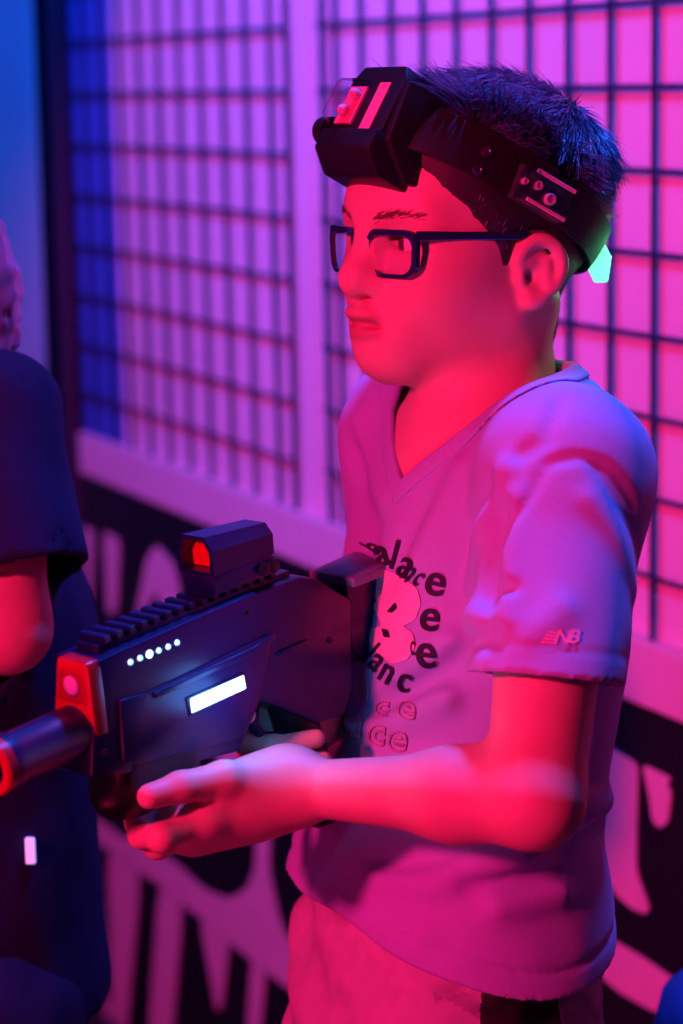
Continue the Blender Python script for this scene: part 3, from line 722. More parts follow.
def strands(roots, nrm, dirs, length, rad, name, parent, seg=5, droop=0.0):
    n = len(roots); ts = np.linspace(0, 1, seg); out = []
    side = np.cross(nrm, dirs); side /= np.linalg.norm(side, axis=1)[:, None] + 1e-9
    prev = roots.copy(); P_ = []
    lift0, lift1 = 0.32, -0.12
    for i, t in enumerate(ts):
        if i:
            lf = lift0 + (lift1 - lift0) * t
            d = dirs * 1.0 + nrm * (lf * LIFT[:n, None]) ; d /= np.linalg.norm(d, axis=1)[:, None]
            prev = prev + d * (length / (seg - 1))[:, None] + CURL[:n] * (t * t * length)[:, None] * 0.25 - np.array([0, 0, droop]) * (t * length)[:, None]
        P_.append(prev.copy())
    Vs = []
    for i, t in enumerate(ts):
        r = rad * (1 - 0.85 * t ** 1.5)
        for k in range(3):
            a = 2 * math.pi * k / 3; Vs.append(P_[i] + side * (math.cos(a) * r)[:, None] + nrm * (math.sin(a) * r * 0.6)[:, None])
    Vs = np.stack(Vs, 1).reshape(-1, 3); m = seg * 3; F = []
    for i in range(seg - 1):
        for k in range(3):
            F.append([i * 3 + k, i * 3 + (k + 1) % 3, (i + 1) * 3 + (k + 1) % 3, (i + 1) * 3 + k])
    F = np.array(F); Fs = (F[None] + (np.arange(n) * m)[:, None, None]).reshape(-1, 4)
    return np_mesh(name, Vs, Fs, 'hair', parent)
def field_normal(ev, p, e=0.001):
    g = np.stack([ev(p + e * np.eye(3)[i]) - ev(p - e * np.eye(3)[i]) for i in range(3)], 1); return g / (np.linalg.norm(g, axis=1)[:, None] + 1e-9)
hq = (V - HO) @ HM
msk = poly_sd(hq[:, 0], hq[:, 2], MASK)
on = skull.ev(V) > 0.0006
cand = np.where(on & (msk < -0.0008))[0]
NS = 24000; _q = (V[cand] - HO) @ HM; _b = (_q[:, 2] - 0.0288 - 0.60 * (_q[:, 0] + 0.014)) * 0.857; low = cand[(_b < -0.0165) & (_q[:, 0] > -0.005)]
pick = np.concatenate([rng.choice(cand, NS - 1000), rng.choice(low, 1000)]); roots = V[pick] + rng.normal(size=(NS, 3)) * 0.0010
LIFT = np.clip(rng.normal(1.0, 0.22, NS), 0.4, 1.8); CURL = rng.normal(size=(NS, 3)) * 0.15
rq = (roots - HO) @ HM; nn = field_normal(skull.ev, roots); roots = roots - nn * 0.003
crown = H(-0.078, 0.012, 0.078); dd = roots - crown
cl = snoise(roots, 110, 31); dd = dd / np.linalg.norm(dd, axis=1)[:, None]
sw = np.cross(nn, dd); dd = dd + sw * (0.75 * cl + 0.25)[:, None] + rng.normal(size=dd.shape) * 0.06
top = hair_len(rq); dd = dd + np.array([0, 0, -0.55]) * (1 - top)[:, None] + (HM @ np.array([0.1, 0.35, 0]))[None] * (top * 0.5)[:, None]
dd = dd - nn * (dd * nn).sum(1)[:, None]; dd /= np.linalg.norm(dd, axis=1)[:, None] + 1e-9
ln = (0.010 + 0.022 * top) * (0.7 + 0.6 * rng.random(NS)); LIFT = LIFT * (0.25 + 0.75 * top) * (1 + 0.5 * snoise(roots, 160, 8))
edge = np.clip(-poly_sd(rq[:, 0], rq[:, 2], MASK) / 0.02, 0.5, 1); ln = ln * edge
BZ0 = 0.0300 - 0.002 * 0.60
def bandc(p): q_ = (p - HO) @ HM; return (q_[:, 2] - BZ0 - 0.60 * (q_[:, 0] + 0.014)) * math.cos(math.atan(0.60))
b0_, b1_ = bandc(roots), bandc(roots + dd * ln[:, None]); tin = (np.abs(b1_) < 0.0165) | (b0_ * b1_ < 0); _bn = HM @ np.array([-math.sin(math.atan(0.60)), 0, math.cos(math.atan(0.60))]); dd = np.where(tin[:, None], dd - _bn[None] * (dd @ _bn)[:, None] * 0.95, dd); dd /= np.linalg.norm(dd, axis=1)[:, None] + 1e-9; b1_ = bandc(roots + dd * ln[:, None]); tin = (np.abs(b1_) < 0.0165) | (b0_ * b1_ < 0); ln = np.where(tin, ln * np.clip((np.abs(b0_) - 0.0155) / (np.abs(b0_ - b1_) + 1e-6), 0.0, 1), ln); _rl = (roots - HO) @ HM; keep = (_rl[:, 0] < 0.036) & ~((_rl[:, 0] > 0.012) & (_rl[:, 1] < 0.012)) & (np.abs(b0_) > 0.0168) & (ln > 0.002)
roots, nn, dd, ln, LIFT, CURL = roots[keep], nn[keep], dd[keep], ln[keep], LIFT[keep], CURL[keep]; NS = len(roots)
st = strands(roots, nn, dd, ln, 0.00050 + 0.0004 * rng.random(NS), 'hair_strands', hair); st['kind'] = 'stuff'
# eyebrows
br = []
for s_ in (1, -1):
    for _ in range(80):
        a = rng.random(); y = s_ * (0.012 + 0.032 * a); z = 0.0150 + 0.0040 * math.sin(a * 2.6) + rng.normal() * 0.0012
        br.append((H(0.09, y, z), s_))
pts = []; 
for p0, s_ in br:
    d = -HM[:, 0]; t = 0.0
    for _ in range(60):
        v = float(skin.ev((p0 + d * t)[None])[0]);
        if v < 0.0003: break
        t += v * 0.8
    pts.append(p0 + d * t)
pts = np.array(pts); bn = field_normal(skin.ev, pts); sd = np.array([s_ for _, s_ in br])
bd = HM[:, 1][None] * sd[:, None] + np.array([0, 0, 0.25]) + rng.normal(size=pts.shape) * 0.2; bd -= bn * (bd * bn).sum(1)[:, None]; bd /= np.linalg.norm(bd, axis=1)[:, None]
LIFT = np.full(len(pts), 0.3); CURL = np.zeros((len(pts), 3))
eb = strands(pts, bn, bd, np.full(len(pts), 0.007), np.full(len(pts), 0.00022), 'eyebrows', boy, 4); eb.data.materials[0] = MATS['brow']; eb['kind'] = 'stuff'
print('hair', time.time() - T0)

# ------------------------------------------------------------------ glasses
def glasses():
    root = empty('eyeglasses', H(0.080, 0, -0.006), "glossy dark blue rectangular eyeglasses on the child's face", 'glasses')
    XF = lambda y: 0.0805 - 0.0085 * (abs(y) / 0.05) ** 2
    def rr(y0, y1, z0, z1, r, n=7):
        o = []
        for (cy, cz, a0) in ((y1 - r, z1 - r, 0), (y0 + r, z1 - r, 90), (y0 + r, z0 + r, 180), (y1 - r, z0 + r, 270)):
            for k in range(n):
                a = math.radians(a0 + 90 * k / (n - 1)); o.append((cy + r * math.cos(a), cz + r * math.sin(a)))
        return o
    fr = bmesh.new()
    for s in (1, -1):
        o1 = rr(0.0065, 0.0505, -0.0215, 0.0095, 0.0095); i1 = rr(0.0095, 0.0470, -0.0190, 0.0058, 0.0080)
        L = []
        for dx in (0.0016, -0.0016):
            L.append([[fr.verts.new(H(XF(s * (y + (0.003 * (-z) / 0.02 if y < 0.02 else 0))) + dx, s * (y + (0.0035 * max(-z, 0) / 0.02 if y < 0.02 else -0.0015 * max(-z, 0) / 0.02)), z)) for y, z in pts] for pts in (o1, i1)])
        n = len(o1)
        for k in range(n):
            k2 = (k + 1) % n
            (fo, fi), (bo, bi) = L
            fr.faces.new((fo[k], fo[k2], fi[k2], fi[k])); fr.faces.new((bo[k2], bo[k], bi[k], bi[k2]))
            fr.faces.new((fo[k2], fo[k], bo[k], bo[k2])); fr.faces.new((fi[k], fi[k2], bi[k2], bi[k]))
    # bridge
    b = tube_bm([H(XF(0.008), -0.0085, 0.0035), H(0.0812, 0, 0.0050), H(XF(0.008), 0.0085, 0.0035)], 0.0021, 10, fr)
    from_bm('frame', fr, 'frame_blue', root, True, angle=50)
    for s in (1, -1):
        pl = [(y + (0.0035 * max(-z, 0) / 0.02 if y < 0.02 else -0.0015 * max(-z, 0) / 0.02), z) for y, z in rr(0.0092, 0.0473, -0.0192, 0.0060, 0.0080)]
        from_bm('lens', prism_bm([(s * y, z) for y, z in pl], lambda u, v, w_: H(XF(u) + w_, u, v), -0.0006, 0.0004), 'lens', root, False)
        path = [H(0.0725, s * 0.0495, 0.0058), H(0.067, s * 0.0520, 0.0058), H(0.045, s * 0.0590, 0.0050), H(0.020, s * 0.0665, 0.0042), H(0.000, s * 0.0700, 0.0035), H(-0.014, s * 0.0705, -0.002), H(-0.022, s * 0.069, -0.012)]
        bm = bmesh.new(); rings = []
        for i, p in enumerate(path):
            t = np.array(path[min(i + 1, len(path) - 1)]) - np.array(path[max(i - 1, 0)]); t /= np.linalg.norm(t); sd = np.cross(t, [0, 0, 1.0]); sd /= np.linalg.norm(sd); u = np.cross(sd, t)
            hh = 0.0030 if i < 2 else 0.0026 if i < 5 else 0.0022
            rings.append([bm.verts.new(np.array(p) + a * 0.0011 * sd + b_ * hh * u) for a, b_ in ((-1, -.7), (-1, .7), (-.5, 1), (.5, 1), (1, .7), (1, -.7), (.5, -1), (-.5, -1))])
        for i in range(len(rings) - 1):
            for k in range(8): bm.faces.new((rings[i][k], rings[i][(k + 1) % 8], rings[i + 1][(k + 1) % 8], rings[i + 1][k]))
        bm.faces.new(rings[0][::-1]); bm.faces.new(rings[-1])
        from_bm('temple', bm, 'frame_blue', root, True, angle=50)
glasses()

# ------------------------------------------------------------------ sensor headband
def headband():
    root = empty('sensor_headband', H(0.0, 0, 0.04), "black sensor headband with boxy front unit on the child's head", 'headband')
    tl = math.radians(32); tv = HM @ np.array([-math.sin(tl), 0, math.cos(tl)]); nv = HM @ np.array([math.cos(tl), 0, math.sin(tl)]); av = HM[:, 1]
    O = H(0.0880, 0.004, 0.0725)
    B_ = lambda a, t, n: O + av * a + tv * t + nv * n
    cas = from_bm('front_case', prism_bm([(-0.0310, -0.006), (0.0305, -0.006), (0.0305, 0.037), (0.0235, 0.0475), (-0.024, 0.0475), (-0.0310, 0.037)], lambda u, v, w_: B_(u, v, w_), -0.033, 0.0, 0.0022), 'black_plastic', root, True, angle=35)
    from_bm('lower_housing', prism_bm([(0.0035, 0.000), (0.0035, -0.0150), (-0.0120, -0.0265), (-0.0360, -0.0250), (-0.0360, 0.000)], lambda u, v, w_: B_(w_, v, u), -0.0325, 0.0318, 0.0018), 'black_plastic', root, True, angle=35)
    from_bm('side_wing', prism_bm([(0.0, 0.036), (-0.022, 0.044), (-0.040, 0.030), (-0.042, -0.018), (-0.030, -0.022), (-0.004, -0.004)], lambda u, v, w_: B_(w_, v, u), 0.0285, 0.0365, 0.002), 'black_plastic', root, True, angle=35)
    from_bm('knob', lathe_bm([(0, 0.0), (0, 0.0075), (0.002, 0.0095), (0.012, 0.0095), (0.012, 0.0)], B_(-0.044, 0.001, -0.004), av, 20), 'black_plastic', root, True, angle=40)
    dm = bmesh.new()
    b0 = [(-0.0285, 0.0008), (-0.003, 0.0008), (-0.003, 0.0350), (-0.0285, 0.0350)]; t0 = [(-0.0260, 0.0045), (-0.0060, 0.0045), (-0.0060, 0.0305), (-0.0260, 0.0305)]
    vb = [dm.verts.new(B_(a, t, 0.0004)) for a, t in b0]; vt = [dm.verts.new(B_(a, t, 0.0135)) for a, t in t0]
    dm.faces.new(vb[::-1]); dm.faces.new(vt)
    for k in range(4): dm.faces.new((vb[k], vb[(k + 1) % 4], vt[(k + 1) % 4], vt[k]))
    bmesh.ops.bevel(dm, geom=list(dm.edges), offset=0.0014, segments=2, affect='EDGES')
    dome = from_bm('clear_dome', dm, 'clear_plastic', root, True, angle=35, label='clear plastic dome over two emitters')
    from_bm('circuit_board', prism_bm([(-0.0255, 0.004), (-0.006, 0.004), (-0.006, 0.031), (-0.0255, 0.031)], B_, 0.0003, 0.0018), 'red_label', dome)
    for (a, t) in ((-0.017, 0.012), (-0.012, 0.024)):
        from_bm('emitter', lathe_bm([(0, 0.0), (0, 0.0036), (0.004, 0.0036), (0.006, 0.0024), (0.0066, 0.0)], B_(a, t, 0.0018), nv, 14), 'pale_ink', dome, True)
    from_bm('label_strip', prism_bm([(0.0045, 0.0005), (0.0165, 0.0005), (0.0165, 0.0345), (0.0045, 0.0345)], B_, -0.0003, 0.0006), 'red_label', root, label='red sticker strip')
    # strap around the head
    SB = 0.60; ZB = 0.0300
    def ring(th, off, out):
        bn = np.array([-math.sin(math.atan(SB)), 0, math.cos(math.atan(SB))])
        c0 = np.array([-0.014, 0, ZB - 0.014 * 0 + SB * (-0.002)]); dirx = np.array([math.cos(th), math.sin(th), SB * math.cos(th)])
        a, b = 0.02, 0.16
        for _ in range(30):
            m = (a + b) / 2; q = c0 + dirx * m + bn * off
            if float(skull.ev(H(*q)[None])[0]) < out: a = m
            else: b = m
        return H(*(c0 + dirx * a + bn * off))
    def strip(name, th0, th1, hw, out, thick, m, n=48, parent=root):
        bm = bmesh.new(); R = []
        for i in range(n + 1):
            th = th0 + (th1 - th0) * i / n
            R.append([bm.verts.new(ring(th, o_, out + d_)) for o_, d_ in ((-hw, 0), (-hw, thick), (-hw * 0.4, thick * 1.05), (hw * 0.4, thick * 1.05), (hw, thick), (hw, 0))])
        closed = abs(th1 - th0) > 6.28
        for i in range(n):
            for k in range(6): bm.faces.new((R[i][k], R[i][(k + 1) % 6], R[i + 1][(k + 1) % 6], R[i + 1][k]))
        if not closed: bm.faces.new(R[0][::-1]); bm.faces.new(R[-1])
        return from_bm(name, bm, m, parent, True, angle=50)
    rad = math.radians
    strip('elastic_strap', rad(80), rad(280), 0.0140, 0.0090, 0.0020, 'elastic')
    pad = strip('strap_pad', rad(5), rad(88), 0.0165, 0.0092, 0.0034, 'strap_black', 30); strip('strap_pad', rad(272), rad(355), 0.0165, 0.0092, 0.0034, 'strap_black', 30)
    bandsurf = lambda p, c=None, r=None: skull.ev(p) - 0.0126
    for (x, y) in ((487, 152), (478, 170)):
        p = march(x, y, bandsurf, 1.3, 1.8); n = field_normal(bandsurf, p[None])[0]
        from_bm('rivet', lathe_bm([(0, 0.0), (0.0, 0.0036), (0.0012, 0.0034), (0.0014, 0.0020), (0.0004, 0.0018), (0.0004, 0.0)], p - n * 0.0002, n, 16), 'steel', pad, True, angle=50)
    p = march(539, 194, bandsurf, 1.3, 1.8); n = field_normal(bandsurf, p[None])[0]
    q = march(560, 207, bandsurf, 1.3, 1.8); e1 = q - p; e1 -= n * (e1 @ n); e1 /= np.linalg.norm(e1); e2 = np.cross(n, e1); e2 *= np.sign(e2[2])
    Mf = lambda a, b, c: p + e1 * a + e2 * b + n * c
    mod = from_bm('side_sensor', prism_bm([(-0.020, -0.0115), (0.020, -0.0115), (0.020, 0.0115), (-0.020, 0.0115)], Mf, -0.003, 0.0035, 0.0008), 'board', root, label='side sensor in clear plastic case')
    cv = bmesh.new(); vb = [cv.verts.new(Mf(a, b, 0.0036)) for a, b in ((-0.0205, -0.0120), (0.0205, -0.0120), (0.0205, 0.0120), (-0.0205, 0.0120))]; vt = [cv.verts.new(Mf(a, b, 0.0105)) for a, b in ((-0.0165, -0.0095), (0.0180, -0.0095), (0.0180, 0.0095), (-0.0165, 0.0095))]
    cv.faces.new(vb[::-1]); cv.faces.new(vt)
    for k in range(4): cv.faces.new((vb[k], vb[(k + 1) % 4], vt[(k + 1) % 4], vt[k]))
    bmesh.ops.bevel(cv, geom=list(cv.edges), offset=0.0012, segments=2, affect='EDGES')
    from_bm('cover', cv, 'clear_plastic', mod, True, angle=40)
    for b in (-0.0098, 0.0098): from_bm('cover_rim', prism_bm([(-0.014, b - 0.0012), (0.0185, b - 0.0012), (0.0185, b + 0.0012), (-0.014, b + 0.0012)], Mf, 0.0102, 0.0116, 0.0004), 'pale_ink', mod)
    from_bm('end_cap', prism_bm([(-0.0215, -0.0085), (-0.0130, -0.0105), (-0.0105, 0.0), (-0.0130, 0.0105), (-0.0215, 0.0085)], Mf, 0.0030, 0.0125, 0.0015), 'clear_plastic', mod, True, angle=40)
    for (a, b, r) in ((-0.006, 0.003, 0.0030), (0.006, -0.001, 0.0040), (-0.0165, 0.001, 0.0022)):
        from_bm('receiver', lathe_bm([(0, 0.0), (0, r), (0.003, r), (0.0036, r * 0.75), (0.0030, r * 0.5), (0.0030, 0.0)], Mf(a, b, 0.0036), n, 14), 'pale_ink', mod, True, angle=40)
    # green light at the back
    pb = ring(rad(157), -0.006, 0.0112); n = pb - H(-0.014, 0, pb[2] - HO[2]); n[2] = 0; n /= np.linalg.norm(n); e1 = np.cross([0, 0, 1.0], n); e2 = np.cross(n, e1); ca, sa = math.cos(0.45), math.sin(0.45)
    Lf = lambda a, b, c: pb + (e1 * ca + e2 * sa) * a + (e2 * ca - e1 * sa) * b + n * c
    lt = from_bm('rear_light', prism_bm([(-0.011, -0.010), (0.011, -0.010), (0.011, 0.011), (-0.011, 0.011)], Lf, -0.001, 0.0095, 0.002), 'led_green', root, True, angle=40, label='glowing green light')
    l = bpy.data.lights.new('rear_glow', 'POINT'); l.energy = 0.10; l.color = (0.1, 1.0, 0.45); l.shadow_soft_size = 0.01
    lo_ = bpy.data.objects.new('rear_glow', l); col.objects.link(lo_); lo_.location = Vector(Lf(0, 0, 0.025))
headband()
print('headgear', time.time() - T0)

# ------------------------------------------------------------------ toy blaster
def blaster():
    root = empty('toy_blaster', G(-0.1, 0, -0.05), 'dark toy laser blaster with lit white panel held by the child in glasses', 'toy gun')
    N, Fa = GHW, -GHW
    side = lambda u, v, w_: G(u, w_, v)
    def pl(pts, y=GHW): return [gpx(x, y_, y) for x, y_ in pts]
    def part(name, pts, y0, y1, m='gun_plastic', bev=0.0018, parent=root, yy=GHW, label=None):
        return from_bm(name, prism_bm(pl(pts, yy), side, y0, y1, bev, 2), m, parent, True, angle=35, label=label)
    body = part('receiver', [(96, 662), (122, 650), (205, 614), (245, 597), (300, 577), (316, 578), (352, 600), (353, 690), (345, 716), (318, 724), (290, 712), (262, 700), (250, 728), (240, 752), (170, 770), (92, 778)], Fa, N, bev=0.0026)
    plate = part('side_plate', [(118, 700), (148, 691), (262, 637), (270, 640), (266, 664), (258, 696), (240, 738), (150, 762), (122, 764)], N - 0.002, N + 0.0022, bev=0.0012, parent=body)
    part('ridge', [(150, 692), (250, 646), (270, 632), (272, 638), (254, 652), (152, 698)], N - 0.002, N + 0.0042, bev=0.0012, parent=body)
    part('ridge', [(277, 652), (306, 639), (307, 643), (278, 656)], N - 0.002, N + 0.0022, bev=0.0008, parent=body)
    part('panel_bezel', [(182, 697), (241, 671), (246, 688), (186, 716)], N + 0.001, N + 0.0034, bev=0.0010, parent=plate)
    part('light_panel', [(185.5, 697.5), (240, 673.5), (242.5, 688), (187.5, 713)], N + 0.001, N + 0.0040, 'led_white', 0.0012, plate, label='glowing white light panel')
    pu, pv = gpx(214, 694)
    l = bpy.data.lights.new('panel_glow_fill', 'POINT'); l.energy = 0.13; l.color = (0.08, 0.30, 1.0); l.shadow_soft_size = 0.02  # added point light in front of the panel, imitates its glow on the plate
    lo_ = bpy.data.objects.new('panel_glow_fill', l); col.objects.link(lo_); lo_.location = Vector(G(pu, N + 0.030, pv))
    for i, (x, y) in enumerate(((130, 662), (139.6, 658), (149, 654), (158.3, 650.4), (167.6, 646.6), (176.6, 642.4))):
        u, v = gpx(x, y); r = 0.0018 if i != 2 else 0.0025
        from_bm('indicator_light', lathe_bm([(-0.001, 0.0), (-0.001, r), (0.0008, r), (0.0018, r * 0.6), (0.0021, 0.0)], G(u, N, v), GM[:, 1], 14), 'led_blue' if i != 2 else 'led_blue_bright', root, True)
    # top rail
    u0, v0 = gpx(108, 655); u1, v1 = gpx(300, 577)
    zt = (v0 + v1) / 2
    from_bm('top_rail', prism_bm([(u0, zt - 0.006), (u0, zt + 0.0040), (u1, zt + 0.0040), (u1, zt - 0.006)], side, -0.0095, 0.0095, 0.001), 'gun_plastic', root, True, angle=35)
    k = 0; u = u0 - 0.004
    while u > u1 + 0.01:
        from_bm('rail_tooth', prism_bm([(u, zt + 0.0035), (u, zt + 0.0085), (u - 0.0058, zt + 0.0085), (u - 0.0058, zt + 0.0035)], side, -0.0115, 0.0115, 0.0008, 1), 'gun_plastic', root)
        u -= 0.0102
    # front block with window
    uf = gpx(96, 664)[0]; zf1 = gpx(96, 661)[1]; zf0 = gpx(93, 740)[1]
    ff = lambda y, z, x: G(x, y, z)
    fb = from_bm('front_block', prism_bm([(-0.019, zf0), (0.0182, zf0), (0.0182, zf1 - 0.004), (0.0165, zf1), (-0.0075, zf1 + 0.001), (-0.0095, zf1 - 0.004)], ff, uf - 0.004, uf + 0.007, 0.0015), 'gun_red', root, True, angle=35, label='red plastic front block')
    wz0, wz1 = zf1 - 0.0265, zf1 - 0.0040
    from_bm('window_recess', prism_bm([(-0.0115, wz0), (0.0135, wz0), (0.0135, wz1), (-0.0060, wz1)], ff, uf + 0.0066, uf + 0.0074), 'gun_red', fb)
    wd = from_bm('front_window', prism_bm([(-0.0095, wz0 + 0.002), (0.0118, wz0 + 0.002), (0.0118, wz1 - 0.002), (-0.0048, wz1 - 0.002)], ff, uf + 0.0072, uf + 0.0105, 0.0012), 'clear_plastic', fb, True, angle=35)
    from_bm('window_core', lathe_bm([(0, 0.0), (0, 0.0065), (0.0012, 0.0065), (0.0022, 0.004), (0.0024, 0.0)], G(uf + 0.0074, 0.003, (wz0 + wz1) / 2), GM[:, 0], 14), 'pale_clip', wd, True)
    # front sight
    a, b = gpx(96, 660, 0.0)
    from_bm('front_sight', prism_bm([(a + 0.002, zf1 - 0.001), (a + 0.001, zf1 + 0.0065), (a - 0.0035, zf1 + 0.0085), (a - 0.006, zf1 + 0.0055), (a - 0.012, zf1 + 0.0075), (a - 0.016, zf1 - 0.001)], side, -0.006, 0.006, 0.0008), 'gun_plastic', root, True, angle=35)
    # barrel
    bz = gpx(40, 747, 0.0)[1]; um = gpx(-3, 763, 0.0)[0]; rb = 0.0155
    from_bm('barrel', lathe_bm([(0.0, 0.0), (0.0, rb * 1.08), (um - uf - 0.012, rb), (um - uf - 0.010, rb * 1.06), (um - uf, rb * 1.06), (um - uf, rb * 0.66), (um - uf - 0.03, rb * 0.66), (um - uf - 0.03, 0.0)], G(uf, 0, bz), GM[:, 0], 32), 'gun_plastic', root, True, angle=35)
    from_bm('muzzle_ring', lathe_bm([(0, rb * 0.70), (0, rb * 1.10), (0.006, rb * 1.12), (0.0075, rb * 1.05), (0.0075, rb * 0.72), (0, rb * 0.70)], G(um - 0.002, 0, bz), GM[:, 0], 32), 'gun_red', root, True, angle=35)
    from_bm('laser_tube', tube_bm([G(uf, 0, bz + 0.0), G(uf - 0.02, 0, bz)], 0.012, 16), 'gun_plastic', root, True, angle=35)
    # fore grip, rounded
    FGf = Field(); FGf.u(rbox(G(-0.048, 0, -0.064), (0.034, 0.0185, 0.020), GM, 0.010), 0); FGf.u(ell(G(-0.036, 0, -0.078), (0.030, 0.0175, 0.017), GM), 0.012)
    V, Q = mesh_field(FGf.ev, G(-0.02, 0, -0.065) - 0.07, G(-0.02, 0, -0.065) + 0.07, 0.0025); np_mesh('fore_grip', V, Q, 'black_plastic', root)
    # trigger guard, trigger, pistol grip
    tg = [(263, 704), (262, 728), (272, 739), (292, 738), (312, 722)]
    pts = [G(*(lambda q: (q[0], 0.0, q[1]))(gpx(x, y, 0.008))) for x, y in tg]
    from_bm('trigger_guard', tube_bm(pts, 0.0036, 10), 'gun_plastic', root, True)
    from_bm('trigger', tube_bm([G(-0.150, 0, -0.048), G(-0.147, 0, -0.058), G(-0.143, 0, -0.068)], [0.004, 0.0035, 0.0025], 10), 'black_plastic', root, True)
    PG = Field(); PG.u(cone(G(-0.175, 0, -0.060), G(-0.195, 0, -0.140), 0.0150, 0.0155), 0); PG.u(rbox(G(-0.198, 0, -0.148), (0.020, 0.0155, 0.008), GM, 0.005), 0.01)
    V, Q = mesh_field(PG.ev, G(-0.185, 0, -0.10) - 0.08, G(-0.185, 0, -0.10) + 0.08, 0.003); np_mesh('pistol_grip', V, Q, 'black_plastic', root)
    # stock
    su, sv = gpx(354, 580, GHW); fu, fv = gpx(312, 571, -GHW)
    sz = (sv + fv) / 2
    from_bm('stock', prism_bm([(fu, sz), (fu - 0.045, sz + 0.001), (fu - 0.050, sz - 0.06), (fu - 0.030, sz - 0.075), (fu, sz - 0.05)], side, -0.017, 0.012, 0.0015), 'gun_plastic', root, True, angle=35)
    from_bm('stock_plate', prism_bm([(fu + 0.001, sz - 0.0055), (fu + 0.001, sz + 0.001), (fu - 0.046, sz + 0.002), (fu - 0.046, sz - 0.0055)], side, -0.020, 0.020, 0.0008), 'gun_sheen_grey', root, True, angle=35)
    # reflex sight
    a0 = gpx(217, 571, 0.015)[0]; zb = zt + 0.0075
    base = from_bm('sight_mount', prism_bm([(a0 + 0.002, zb), (a0 + 0.002, zb + 0.013), (a0 - 0.050, zb + 0.013), (a0 - 0.056, zb + 0.006), (a0 - 0.056, zb)], side, -0.0135, 0.0140, 0.0012), 'gun_plastic', root, True, angle=35)
    hd = bmesh.new(); z0 = zb + 0.0128
    prof = [(-0.0150, z0), (0.0150, z0), (0.0155, z0 + 0.016), (0.0095, z0 + 0.0245), (-0.0095, z0 + 0.0245), (-0.0155, z0 + 0.016)]
    inn = [(-0.0122, z0 + 0.002), (0.0122, z0 + 0.002), (0.0125, z0 + 0.015), (0.0080, z0 + 0.0218), (-0.0080, z0 + 0.0218), (-0.0125, z0 + 0.015)]
    xs = (a0 + 0.003, a0 - 0.052); sc2 = (1.0, 0.80)
    O_ = [[hd.verts.new(G(x, y * (1 if k == 0 else 0.94), z0 + (z - z0) * sc2[k])) for y, z in prof] for k, x in enumerate(xs)]
    I_ = [[hd.verts.new(G(x, y * (1 if k == 0 else 0.9), z0 + (z - z0) * (1.0 if k == 0 else 0.85))) for y, z in inn] for k, x in enumerate((a0 + 0.003, a0 - 0.012))]
    for k in range(6):
        j = (k + 1) % 6
        hd.faces.new((O_[0][k], O_[0][j], O_[1][j], O_[1][k])); hd.faces.new((O_[0][j], O_[0][k], I_[0][k], I_[0][j])); hd.faces.new((I_[0][k], I_[0][j], I_[1][j], I_[1][k]))
    hd.faces.new(O_[1]); hd.faces.new(I_[1][::-1])
    hood = from_bm('sight_hood', hd, 'gun_plastic', root, False)
    from_bm('sight_lens', prism_bm(inn, lambda y, z, x: G(x, y * 0.99, z), a0 - 0.005, a0 - 0.004), 'red_lens', hood)
    from_bm('sight_screen', prism_bm([(y * 0.93, z0 + (z - z0) * 0.9 + 0.0006) for y, z in inn], lambda y, z, x: G(x, y, z), a0 - 0.0075, a0 - 0.0065), 'pale_ink', hood)
    for dx in (-0.040, -0.048): from_bm('sight_knob', lathe_bm([(0, 0.0), (0, 0.0045), (0.004, 0.0045), (0.0045, 0.0035), (0.0045, 0.0)], G(a0 + dx, 0.0138, zb + 0.006), GM[:, 1], 14), 'black_plastic', base, True, angle=40)
    for (x, y) in ((104, 752), (246, 612), (330, 640), (140, 748)):
        u, v = gpx(x, y); from_bm('screw', lathe_bm([(-0.001, 0.0), (-0.001, 0.0024), (0.0007, 0.0022), (0.0008, 0.0012), (0.0003, 0.0010), (0.0003, 0.0)], G(u, N, v), GM[:, 1], 10), 'black_plastic', root)
blaster()

# ------------------------------------------------------------------ print on the T-shirt: thin transfers lying on the cloth
def on_shirt(px, py, off=0.0007):
    r = Vector(ray(px, py)).normalized(); h, n, i, d = SBVH.ray_cast(Vector(CAM), r)
    if h is None: return None
    if n.dot(r) > 0: n = -n
    return h + n * off
def text_bm(txt, bold=0.0, outline=False):
    cu = bpy.data.curves.new('t', 'FONT'); cu.body = txt; cu.offset = bold; cu.resolution_u = 5
    if outline: cu.fill_mode = 'NONE'; cu.bevel_depth = 0.022; cu.bevel_resolution = 0; cu.resolution_u = 3
    ob = bpy.data.objects.new('t', cu); col.objects.link(ob); dg = bpy.context.evaluated_depsgraph_get(); me = bpy.data.meshes.new_from_object(ob.evaluated_get(dg))
    col.objects.unlink(ob); bpy.data.objects.remove(ob); bpy.data.curves.remove(cu)
    bm = bmesh.new(); bm.from_mesh(me); bpy.data.meshes.remove(me)
    bmesh.ops.triangulate(bm, faces=bm.faces)
    if not outline:
        for _ in range(3):
            L = [e for e in bm.edges if e.calc_length() > 0.10]
            if not L: break
            bmesh.ops.subdivide_edges(bm, edges=L, cuts=1); bmesh.ops.triangulate(bm, faces=bm.faces)
    return bm
def decal(bm, fpx, m, name='printed_letter', off=0.0007, parent=None):
    kill = []
    for v in bm.verts:
        x, y = fpx(v.co.x, v.co.y); h = on_shirt(x, y, off + max(0, v.co.z) * 0.0)
        if h is None: kill.append(v)
        else: v.co = h
    bmesh.ops.delete(bm, geom=kill, context='VERTS')
    if not bm.faces: bm.free(); return
    me = bpy.data.meshes.new(name); bm.to_mesh(me); bm.free(); link(name, me, m, parent or shirt)
